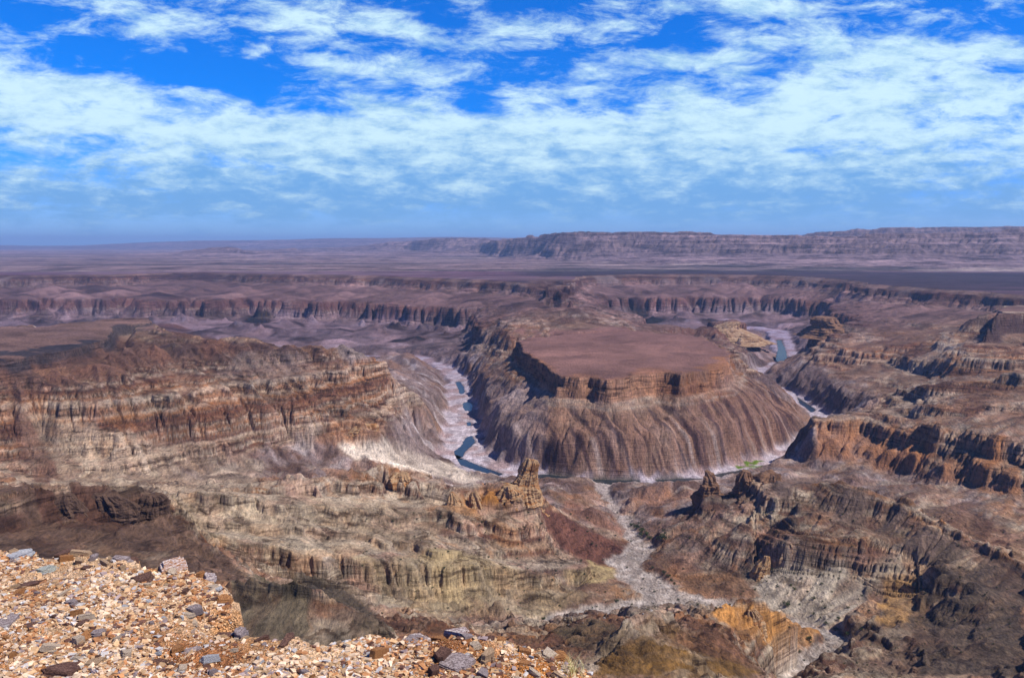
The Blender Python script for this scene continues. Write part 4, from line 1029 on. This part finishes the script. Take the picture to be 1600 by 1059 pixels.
# ------------------------------------------------------------------ crags and pinnacles standing on the ridges
def crag_mat(name, dark, light, rust):
    m_, nt, b = newmat(name, .9)
    n1 = mapped_noise(nt, .05, (.6, .6, 2.2), 9, .75); r1 = ramp(nt, n1.outputs['Fac'], [(.28, dark), (.44, rust), (.52, light), (.60, rust), (.74, dark)])
    n2 = mapped_noise(nt, .12, (1, 1, .5), 8, .7); r2 = ramp(nt, n2.outputs['Fac'], [(.3, (.5, .46, .44)), (.55, (1, 1, 1)), (.75, (1.4, 1.35, 1.3))])
    nt.links.new(mul(nt, r1.outputs['Color'], r2.outputs['Color'], .9), b.inputs['Base Color'])
    bp = N(nt, 'ShaderNodeBump'); bp.inputs['Distance'].default_value = 3.0; nt.links.new(n2.outputs['Fac'], bp.inputs['Height']); nt.links.new(bp.outputs[0], b.inputs['Normal'])
    return m_
cmD = crag_mat('dark_crag', (.07, .045, .035), (.22, .13, .085), (.17, .085, .045)); cmO = crag_mat('orange_crag', (.13, .065, .035), (.42, .29, .17), (.33, .155, .06)); cmK = crag_mat('black_brown_crag', (.035, .025, .020), (.12, .072, .05), (.075, .045, .032)); cmT = crag_mat('tan_crag', (.16, .09, .055), (.38, .27, .18), (.27, .15, .085))
def crag(px, pyb, pyt, wpx, depth, Yd, mat, name, lab, prof, seed, skew=0.0, sink=10, rough=1.0):
    """px, pyb = foot in the photograph, pyt = top, wpx = width; prof = (height fraction, width fraction) pairs"""
    r = np.random.default_rng(seed); u, v, zb_ = P(px, pyb, Yd); x0 = u * Yd; k = Yd / F
    g0 = hgt(x0, Yd); zb_ = min(zb_, g0); Ht = P(px, pyt, Yd)[2] - zb_; W = wpx * k / 2; D_ = W * depth
    nT, nZ = 72, 60
    th, tz_ = np.meshgrid(np.linspace(0, 2 * np.pi, nT, endpoint=False), np.linspace(0, 1, nZ))
    zf = tz_ * (Ht + sink) - sink; f = np.clip(zf / Ht, 0, 1)
    pr = np.interp(f, [a for a, _ in prof], [b_ for _, b_ in prof]) * np.where(zf < 0, 1 + (-zf / sink) * .25, 1)
    joint = np.floor(perlin(th * 2.2 + seed, zf * .03 + 3, seed) * 5) / 5 + .5 * np.floor(perlin(th * 5.0 + seed, zf * .06, seed + 1) * 4) / 4
    lay_ = perlin(zf * .22 + 9, th * .5, seed + 2) * .10 + perlin(zf * .6, th * .9, seed + 3) * .05
    seam = np.abs(th - np.pi) / np.pi      # keep the closing seam smooth
    rad = pr * (1 + .36 * rough * joint * sstep(0, .12, 1 - seam) + rough * lay_ * sstep(0, .12, 1 - seam))
    top = sstep(.75, 1.0, f); xx = np.cos(th) * rad * W + skew * f * W + W * .22 * np.sin(f * 5 + seed) * f; yy = np.sin(th) * rad * D_
    zt = zf + Ht * .10 * rough * perlin(xx / W * 1.6 + seed, yy / D_ * 1.6, seed + 4) * sstep(.3, 1, f)
    co = np.stack([xx, yy, zt], -1).reshape(-1, 3)
    i, j = np.meshgrid(np.arange(nZ - 1), np.arange(nT), indexing='ij'); j2 = (j + 1) % nT
    q = np.stack([i * nT + j, i * nT + j2, (i + 1) * nT + j2, (i + 1) * nT + j], -1).reshape(-1, 4)
    c0 = len(co); co = np.vstack([co, co[-nT:].mean(0) + C(0, 0, .01 * Ht)])
    capq = np.array([[(nZ - 1) * nT + a, (nZ - 1) * nT + (a + 1) % nT, c0, c0] for a in range(nT)])
    bm = bmesh.new(); vs = [bm.verts.new(c) for c in co]
    for a in q: bm.faces.new([vs[int(t)] for t in a])
    for a in capq: bm.faces.new([vs[int(a[0])], vs[int(a[1])], vs[int(a[2])]])
    me = bpy.data.meshes.new(name); bm.to_mesh(me); bm.free()
    me.polygons.foreach_set('use_smooth', [False] * len(me.polygons))
    o = link(name, me, mat, loc=(x0, Yd, zb_)); o['label'] = lab; o['category'] = 'rock'; return o
spike = [(0, 1), (.15, .93), (.38, .80), (.42, .68), (.62, .60), (.66, .42), (.84, .34), (.88, .2), (1, .10)]
block = [(0, 1), (.3, .95), (.6, .85), (.85, .68), (1, .45)]
fin = [(0, 1), (.35, .85), (.6, .6), (.8, .45), (1, .22)]
crag(1107, 794, 734, 50, .9, 1325, cmD, 'rock_pinnacle', 'pointed dark brown rock pinnacle standing free on the ridge by the river', spike, 11, -.15)
crag(1129, 792, 772, 16, .9, 1318, cmD, 'rock_stump', 'low dark rock stump between the free pinnacle and the jagged crag', block, 12)
crag(1166, 796, 736, 62, .9, 1290, cmD, 'rock_crag', 'jagged dark brown crag at the end of the ridge, right of the free pinnacle', fin, 13, .1)
crag(1200, 798, 740, 60, 1.1, 1275, cmD, 'rock_crag', 'blocky dark crag joined behind the jagged one where the smooth dome begins', block, 14)
crag(1212, 828, 786, 46, 1.0, 1200, cmT, 'rock_crag', 'broken tan and brown crag on the ridge below the two dark crags', block, 15)
crag(822, 792, 716, 60, .8, 1195, cmO, 'rock_spire', 'tall orange brown rock spire in the middle of the near ridge, before the river', [(0, 1), (.25, .85), (.5, .66), (.7, .5), (.88, .42), (1, .26)], 16, .05)
crag(796, 800, 758, 50, .9, 1175, cmO, 'rock_crag', 'orange brown shoulder crag leaning on the left foot of the tall spire', block, 17)
crag(704, 806, 770, 44, .8, 1150, cmO, 'rock_crag', 'bright orange wedge of rock, first of the crags left of the spire', fin, 18, .3)
crag(744, 812, 766, 36, .9, 1160, cmO, 'rock_crag', 'orange brown fin split by a dark crack, between the orange wedge and the spire', fin, 19)
crag(628, 764, 738, 44, 1.0, 1225, cmO, 'rocky_outcrop', 'rounded orange knob on the ridge at the left, beside the tilted pale strata', block, 20)
crag(590, 764, 728, 34, 1.2, 1240, cmT, 'rocky_outcrop', 'tan brown knob at the top of the tilted strata, left of the orange knob', fin, 21)
crag(1186, 920, 868, 42, .9, 1065, cmO, 'rock_crag', 'orange brown crag at the left end of the banded cliff, above the dry stream', fin, 22, .3)
crag(1228, 892, 846, 40, .8, 1072, cmT, 'rock_buttress', 'tan buttress of the banded cliff next to the orange brown crag', block, 23)
#crag(1412, 985, 925, 60, .8, 930, cmO, 'rock_buttress', 'large ochre buttress below the banded cliff, right of the black notch', [(0, 1.05), (.4, .9), (.7, .7), (1, .4)], 24, -.1)
#crag(1345, 905, 868, 30, .8, 1020, cmT, 'rock_buttress', 'narrow pale buttress of the banded cliff left of the black notch', block, 25)
crag(1294, 522, 495, 66, 1.2, 3280, cmD, 'rock_crag', 'dark crag on the far spur right of the upper river pool', [(0, 1.2), (.4, .85), (.45, .7), (.85, .6), (1, .5)], 26, -.1, 10, .4)
crag(1140, 530, 503, 84, .9, 3500, cmT, 'rocky_outcrop', 'tan knob with a dark cliff behind the table mountain', [(0, 1.3), (.35, .9), (.6, .62), (.65, .5), (1, .3)], 27, 0, 14, .4)
crag(566, 692, 662, 60, .8, 1700, cmO, 'rock_prow', 'rust orange prow of rock at the right tip of the left cliffs', block, 28)
crag(238, 818, 772, 66, .6, 722, cmK, 'rock_crag', 'dark brown crag at the right end of the near left ridge', block, 29)
crag(176, 826, 770, 84, .45, 702, cmK, 'rock_crag', 'broad dark crag in the middle of the near left ridge face', block, 31)
crag(108, 828, 772, 80, .45, 690, cmK, 'rock_crag', 'dark crag at the left part of the near left ridge face, first of three', block, 32)
crag(1175, 988, 952, 46, .9, 735, cmO, 'rocky_outcrop', 'rusty orange knob above the brown hill at the bottom, beside the dry stream', fin, 30)

# ------------------------------------------------------------------ shrubs along the dry stream, boulders
leafm, nt, b = newmat('shrub_leaves', .8); n1 = mapped_noise(nt, .9); r1 = ramp(nt, n1.outputs['Fac'], [(.35, (.022, .038, .014)), (.65, (.065, .085, .032))]); nt.links.new(r1.outputs['Color'], b.inputs['Base Color'])
woodm, nt, b = newmat('shrub_wood', .9); n1 = mapped_noise(nt, 3); r1 = ramp(nt, n1.outputs['Fac'], [(.35, (.07, .05, .035)), (.65, (.13, .10, .075))]); nt.links.new(r1.outputs['Color'], b.inputs['Base Color'])
def shrub_meshes(seed):
    r = random.Random(seed); bm = bmesh.new(); lobes = [(Vector((r.uniform(-.6, .6), r.uniform(-.6, .6), r.uniform(.45, .9))), r.uniform(.3, .55)) for _ in range(7)]
    for c, q_ in lobes:
        for _ in range(60):
            d = Vector((r.gauss(0, 1), r.gauss(0, 1), r.gauss(0, .8))).normalized() * q_ * r.uniform(.5, 1.05); p = c + d
            if p.z < .06: p.z = .06
            n = Vector((r.gauss(0, 1), r.gauss(0, 1), r.gauss(0, 1))).normalized(); t = n.orthogonal().normalized(); b2 = n.cross(t); l = r.uniform(.05, .11)
            bm.faces.new([bm.verts.new(p + t * l), bm.verts.new(p + b2 * l * .7), bm.verts.new(p - t * l), bm.verts.new(p - b2 * l * .7)])
    ml = bpy.data.meshes.new('foliage'); bm.to_mesh(ml); bm.free(); ml.materials.append(leafm)
    bm = bmesh.new()
    for c, q_ in lobes:
        a = Vector((r.uniform(-.05, .05), r.uniform(-.05, .05), -.15)); dirn = (c - a); sd1 = dirn.orthogonal().normalized(); sd2 = dirn.cross(sd1).normalized()
        A = [bm.verts.new(a + (sd1 * math.cos(t) + sd2 * math.sin(t)) * .05) for t in (0, 2.1, 4.2)]; Bv = [bm.verts.new(c + (sd1 * math.cos(t) + sd2 * math.sin(t)) * .015) for t in (0, 2.1, 4.2)]
        for i in range(3): bm.faces.new((A[i], A[(i + 1) % 3], Bv[(i + 1) % 3], Bv[i]))
    mw = bpy.data.meshes.new('stem'); bm.to_mesh(mw); bm.free(); mw.materials.append(woodm)
    return ml, mw
shm = [shrub_meshes(k) for k in range(5)]
def shrub(px, py, size_px, lab, grp):
    p = hit(px, py); k = size_px * 1.3 * p.y / F / 2
    ml, mw = shm[rr_.randrange(5)]
    e = bpy.data.objects.new('shrub', None); COL.objects.link(e); e.location = p; e.scale = (k, k, k * rr_.uniform(.8, 1.1)); e.rotation_euler = (0, 0, rr_.uniform(0, 6.28))
    for nm, m2 in (('foliage', ml), ('stem', mw)):
        c = bpy.data.objects.new(nm, m2); COL.objects.link(c); c.parent = e
    e['label'] = lab; e['category'] = 'shrub'
    if grp: e['group'] = grp
for (px, py, s_) in [(985, 822, 8), (994, 826, 10), (1003, 831, 11), (1010, 836, 9), (1000, 838, 8), (1014, 842, 8)]:
    shrub(px, py, s_, 'green shrub in the thicket beside the dry stream under the pinnacle ridge', 'thicket beside the dry stream')
shrub(1034, 846, 15, 'largest rounded green shrub, just right of the thicket beside the dry stream', None)
for (px, py, s_) in [(1038, 896, 7), (1044, 902, 7), (1050, 908, 6), (1054, 913, 5)]:
    shrub(px, py, s_, 'dark green shrub in the short row along the right bank of the dry stream', 'row of shrubs on the right bank')
shrub(1227, 947, 13, 'round dark green bush at the foot of the pale scree slope', None)
for (px, py, s_) in [(1241, 921, 6), (1236, 916, 5), (1270, 937, 7), (1284, 913, 5), (1262, 925, 4), (1300, 925, 4), (1288, 950, 5), (1252, 905, 4), (1310, 905, 4), (1325, 950, 5), (1250, 945, 4)]:
    shrub(px, py, s_, 'small dark shrub dotted on the pale scree slope under the banded cliff', 'shrubs on the pale scree')
shrub(963, 940, 7, 'single green shrub on the gravel fan left of the dry stream bend', None)
shrub(913, 900, 4, 'tiny shrub on the pale yellow patch', None)
for (px, py, s_) in [(1020, 888, 5), (980, 888, 4), (1060, 938, 5), (1090, 945, 4), (1120, 951, 5), (1140, 946, 4), (1265, 1000, 9), (1290, 975, 7), (1305, 985, 8), (1325, 992, 8), (1310, 968, 7), (1270, 960, 5), (1250, 1020, 6), (1345, 985, 6), (875, 948, 5), (850, 968, 6), (925, 950, 4), (1005, 905, 4), (1022, 925, 4)]:
    shrub(px, py, s_, 'small green shrub growing on the gravel of the dry stream', 'shrubs in the dry stream')
q_ = 0
while q_ < 225:
    px, py = rr_.uniform(560, 1590), rr_.uniform(800, 1040)
    if px < 940 and py > 960: continue
    if py > 960 and px < 1230: continue
    shrub(px, py, rr_.uniform(2.0, 4.2), 'tiny dark shrub scattered over the stony slopes beyond the near rim', 'tiny scattered shrubs'); q_ += 1
bould = [slab_mesh('boulder', rr_, 2, 7, .5, .2) for _ in range(4)]
bmm = crag_mat('boulder_rock', (.12, .10, .09), (.45, .42, .40), (.28, .23, .20))
for me in bould: me.materials.append(bmm)
q_ = 0
while q_ < 160:
    t = rr_.random(); pl = wash + wash2[1:4]; k = rr_.randrange(len(pl) - 1); a, b_ = pl[k], pl[k + 1]
    px = a[0] + (b_[0] - a[0]) * t + rr_.gauss(0, 14); py = a[1] + (b_[1] - a[1]) * t + rr_.gauss(0, 7)
    p = hit(px, py); o = bpy.data.objects.new('boulder', bould[rr_.randrange(4)]); COL.objects.link(o); s2 = rr_.uniform(.5, 1.5)
    o.location = p - Vector((0, 0, s2 * .2)); o.scale = (s2 * 1.2, s2, s2); o.rotation_euler = (rr_.uniform(-.4, .4), rr_.uniform(-.4, .4), rr_.uniform(0, 6.28))
    o['label'] = 'pale boulder lying in the dry stream bed'; o['category'] = 'boulder'; o['group'] = 'boulders in the dry stream bed'; q_ += 1

HAZE = 2.4e-5
# ------------------------------------------------------------------ light, sky, air
SUN_AZ = math.radians(112)       # clockwise from the view direction
SUN_EL = math.radians(52)
sd = Vector((math.sin(SUN_AZ) * math.cos(SUN_EL), math.cos(SUN_AZ) * math.cos(SUN_EL), math.sin(SUN_EL)))
sl = bpy.data.lights.new('sun', 'SUN'); sl.energy = 4.7; sl.angle = math.radians(.53); sl.color = (1, .93, .83)
so = bpy.data.objects.new('sun', sl); COL.objects.link(so); so.rotation_euler = sd.to_track_quat('Z', 'Y').to_euler(); so.location = sd * 500
w = bpy.data.worlds.new("World"); scene.world = w; w.use_nodes = True
nt = w.node_tree; bg = nt.nodes['Background']; bg.inputs['Strength'].default_value = .085
sky = N(nt, 'ShaderNodeTexSky', sky_type='NISHITA'); sky.sun_disc = False; sky.sun_elevation = SUN_EL; sky.sun_rotation = SUN_AZ
sky.altitude = 800; sky.air_density = 1.0; sky.dust_density = .4; sky.ozone_density = 3.0
hs = N(nt, 'ShaderNodeHueSaturation'); hs.inputs['Saturation'].default_value = 1.25; hs.inputs['Value'].default_value = 1.45
tw = N(nt, 'ShaderNodeMix', data_type='RGBA', blend_type='MULTIPLY'); tw.inputs[0].default_value = 1; tw.inputs[7].default_value = (.50, .66, 1.12, 1)
nt.links.new(sky.outputs[0], tw.inputs[6]); nt.links.new(tw.outputs[2], hs.inputs['Color'])
tc = N(nt, 'ShaderNodeTexCoord'); sx = N(nt, 'ShaderNodeSeparateXYZ'); nt.links.new(tc.outputs['Generated'], sx.inputs[0])
def M(op, a, b_=None, c=None, clamp=False):
    n = N(nt, 'ShaderNodeMath', operation=op); n.use_clamp = clamp
    for k, v in enumerate((a, b_, c)):
        if v is None: continue
        if isinstance(v, (int, float)): n.inputs[k].default_value = v
        else: nt.links.new(v, n.inputs[k])
    return n.outputs[0]
def MR(v, a, b_, c=0.0, d=1.0, smooth=True):
    n = N(nt, 'ShaderNodeMapRange', interpolation_type='SMOOTHSTEP' if smooth else 'LINEAR')
    nt.links.new(v, n.inputs[0])
    for k, q in zip((1, 2, 3, 4), (a, b_, c, d)): n.inputs[k].default_value = q
    return n.outputs[0]
zc = M('MAXIMUM', sx.outputs['Z'], 0.012)
el = M('DIVIDE', sx.outputs['Z'], M('MAXIMUM', sx.outputs['Y'], .05))      # height above the horizon along the view
az = M('DIVIDE', sx.outputs['X'], M('MAXIMUM', sx.outputs['Y'], .05))
# the cloud layer is a level sheet: intersect the direction with it
zz_ = M('ADD', zc, .07)
cxn = M('DIVIDE', sx.outputs['X'], zz_); cyn = M('DIVIDE', sx.outputs['Y'], zz_)
cv_ = N(nt, 'ShaderNodeCombineXYZ'); nt.links.new(cxn, cv_.inputs[0]); nt.links.new(cyn, cv_.inputs[1])
def cn(scale, detail, rough, offz, sxy=(1, 1), rot=0.0, dist=0.0):
    mp = N(nt, 'ShaderNodeMapping'); mp.inputs['Scale'].default_value = (sxy[0], sxy[1], 1); mp.inputs['Location'].default_value = (offz * 1.7, offz, offz); mp.inputs['Rotation'].default_value = (0, 0, rot)
    nt.links.new(cv_.outputs[0], mp.inputs['Vector'])
    n = N(nt, 'ShaderNodeTexNoise'); n.inputs['Scale'].default_value = scale; n.inputs['Detail'].default_value = detail; n.inputs['Roughness'].default_value = rough; n.inputs['Distortion'].default_value = dist
    nt.links.new(mp.outputs[0], n.inputs['Vector']); return n.outputs['Fac']
nb = cn(.9, 10, .60, 3.1, (1, .8), .25, .3)
nd = cn(3.2, 9, .62, 7.3, (1, .7), .3, .2)
# coverage: thick in the middle bank, clear gap above it, scattered at the top, stronger on the right
def blob(a0, e0, ra, re, k, tilt=0.0):
    da = M('DIVIDE', M('SUBTRACT', az, a0), ra)
    de = M('DIVIDE', M('SUBTRACT', M('SUBTRACT', el, e0), M('MULTIPLY', M('SUBTRACT', az, a0), tilt)), re)
    d2 = M('ADD', M('MULTIPLY', da, da), M('MULTIPLY', de, de))
    return M('MULTIPLY', M('POWER', 2.718, M('MULTIPLY', d2, -1)), k)
def PXE(px, py):
    u, s_ = ray(px, py); return u, s_
terms = []
def B(px, py, wx, wy, k, tilt=0.0):
    a0, e0 = PXE(px, py); terms.append(blob(a0, e0, wx / F, wy / F, k, tilt))
B(300, 200, 520, 62, .34, -.10); B(800, 215, 500, 48, .33, 0); B(1350, 190, 430, 80, .32); B(1500, 100, 260, 60, .24); B(60, 150, 200, 40, .22)
B(220, 20, 130, 28, .24); B(120, 50, 120, 14, .16); B(490, 30, 130, 32, .26, -.15); B(660, 52, 70, 20, .18); B(820, 45, 100, 28, .16); B(960, 30, 90, 26, .22); B(1160, 10, 150, 18, .28); B(1060, 98, 110, 16, .24)
B(640, 115, 120, 14, .22); B(360, 60, 160, 22, .10); B(720, 95, 160, 20, .12); B(560, 100, 60, 14, .12); B(930, 90, 70, 20, .14); B(900, 150, 120, 14, .18); B(1270, 135, 60, 12, .18); B(1330, 60, 200, 40, .16)
B(330, 120, 300, 24, -.16, -.28); B(680, 150, 160, 16, -.06, -.15); B(1450, 40, 120, 16, -.14); B(780, 330, 1600, 34, .16)
B(150, 290, 500, 34, .16); B(700, 290, 500, 40, .26); B(1250, 295, 500, 44, .26); B(250, 310, 500, 30, .12); B(800, 10, 50, 25, -.1)
acc = None
for t in terms: acc = t if acc is None else M('ADD', acc, t)
dens = M('ADD', M('ADD', M('MULTIPLY', M('SUBTRACT', nb, .5), .6), M('MULTIPLY', M('SUBTRACT', nd, .5), .25)), acc)
cov = MR(dens, .06, .34)
# light and grey undersides inside the cloud
nl = cn(2.1, 8, .6, 11.0, (1, .55), .3, .4)
# smaller puffs, laid out by direction
dv = N(nt, 'ShaderNodeCombineXYZ'); nt.links.new(az, dv.inputs[0]); nt.links.new(M('MULTIPLY', el, 2.8), dv.inputs[1])
def dn(scale, detail, rough, off_, dist=0.0):
    mp = N(nt, 'ShaderNodeMapping'); mp.inputs['Location'].default_value = (off_, off_ * .7, off_); mp.inputs['Rotation'].default_value = (0, 0, .22); nt.links.new(dv.outputs[0], mp.inputs['Vector'])
    n = N(nt, 'ShaderNodeTexNoise'); n.inputs['Scale'].default_value = scale; n.inputs['Detail'].default_value = detail; n.inputs['Roughness'].default_value = rough; n.inputs['Distortion'].default_value = dist
    nt.links.new(mp.outputs[0], n.inputs['Vector']); return n.outputs['Fac']
pu = dn(13, 12, .66, 4.4, .3); pl_ = dn(22, 10, .65, 9.1, .2)
dens = M('ADD', dens, M('MULTIPLY', M('SUBTRACT', pu, .5), 1.25))
clear = M('MAXIMUM', MR(sx.outputs['Z'], .30, .45), MR(sx.outputs['Y'], .25, -.1))     # few clouds overhead and behind
dens = M('SUBTRACT', dens, M('MULTIPLY', clear, .55))
cov = MR(dens, .025, .40)
lum = M('ADD', M('MULTIPLY', M('SUBTRACT', nl, .5), 1.4), M('MULTIPLY', M('SUBTRACT', pl_, .5), 3.0))
lowm = MR(el, .035, .16)
bright = MR(M('ADD', lum, MR(lowm, 0, 1, -.55, .40, False)), -.7, .75)
cc = N(nt, 'ShaderNodeMix', data_type='RGBA'); nt.links.new(bright, cc.inputs[0])
K = .785 / .085
cc.inputs[6].default_value = (.19 * K, .46 * K, .84 * K, 1); cc.inputs[7].default_value = (.74 * K, 1.0 * K, 1.06 * K, 1)
mixs = N(nt, 'ShaderNodeMix', data_type='RGBA'); nt.links.new(M('MULTIPLY', cov, .93), mixs.inputs[0])
nt.links.new(hs.outputs[0], mixs.inputs[6]); nt.links.new(cc.outputs[2], mixs.inputs[7])
# pale distant air just above the horizon
hz = MR(el, -.01, .065, .8, .0)
mh = N(nt, 'ShaderNodeMix', data_type='RGBA'); nt.links.new(hz, mh.inputs[0]); nt.links.new(mixs.outputs[2], mh.inputs[6]); mh.inputs[7].default_value = (.25 * K, .61 * K, 1.0 * K, 1)
# the open sky is darkened towards the unseen zenith to cut fill light
zd = MR(sx.outputs['Z'], .30, .65, 1.0, .3)
md = N(nt, 'ShaderNodeMix', data_type='RGBA', blend_type='MULTIPLY'); md.inputs[0].default_value = 1
cz_ = N(nt, 'ShaderNodeCombineColor')
for k in range(3): nt.links.new(zd, cz_.inputs[k])
nt.links.new(mh.outputs[2], md.inputs[6]); nt.links.new(cz_.outputs[0], md.inputs[7])
nt.links.new(md.outputs[2], bg.inputs['Color'])

# haze: one closed box of even air
bm = bmesh.new(); bmesh.ops.create_cube(bm, size=1)
for v in bm.verts: v.co = Vector((v.co.x * 124000, v.co.y * 73000 + 35500, v.co.z * 1380 + 140))
me = bpy.data.meshes.new('haze'); bm.to_mesh(me); bm.free()
hmx = bpy.data.materials.new('haze_air'); hmx.use_nodes = True; ht = hmx.node_tree
for n in list(ht.nodes):
    if n.type != 'OUTPUT_MATERIAL': ht.nodes.remove(n)
pv = ht.nodes.new('ShaderNodeVolumePrincipled'); pv.inputs['Color'].default_value = (.40, .57, 1.0, 1); pv.inputs['Density'].default_value = HAZE; pv.inputs['Anisotropy'].default_value = .1
ht.links.new(pv.outputs[0], [n for n in ht.nodes if n.type == 'OUTPUT_MATERIAL'][0].inputs['Volume'])
if HAZE > 0:
    hzb = link('haze', me, hmx); hzb['kind'] = 'stuff'
scene.render.engine = 'CYCLES'
scene.cycles.volume_bounces = 0
scene.cycles.max_bounces = 5
scene.view_settings.view_transform = 'Standard'; scene.view_settings.look = 'None'; scene.view_settings.gamma = 1; scene.view_settings.exposure = .35

print('done', time.time() - T0)
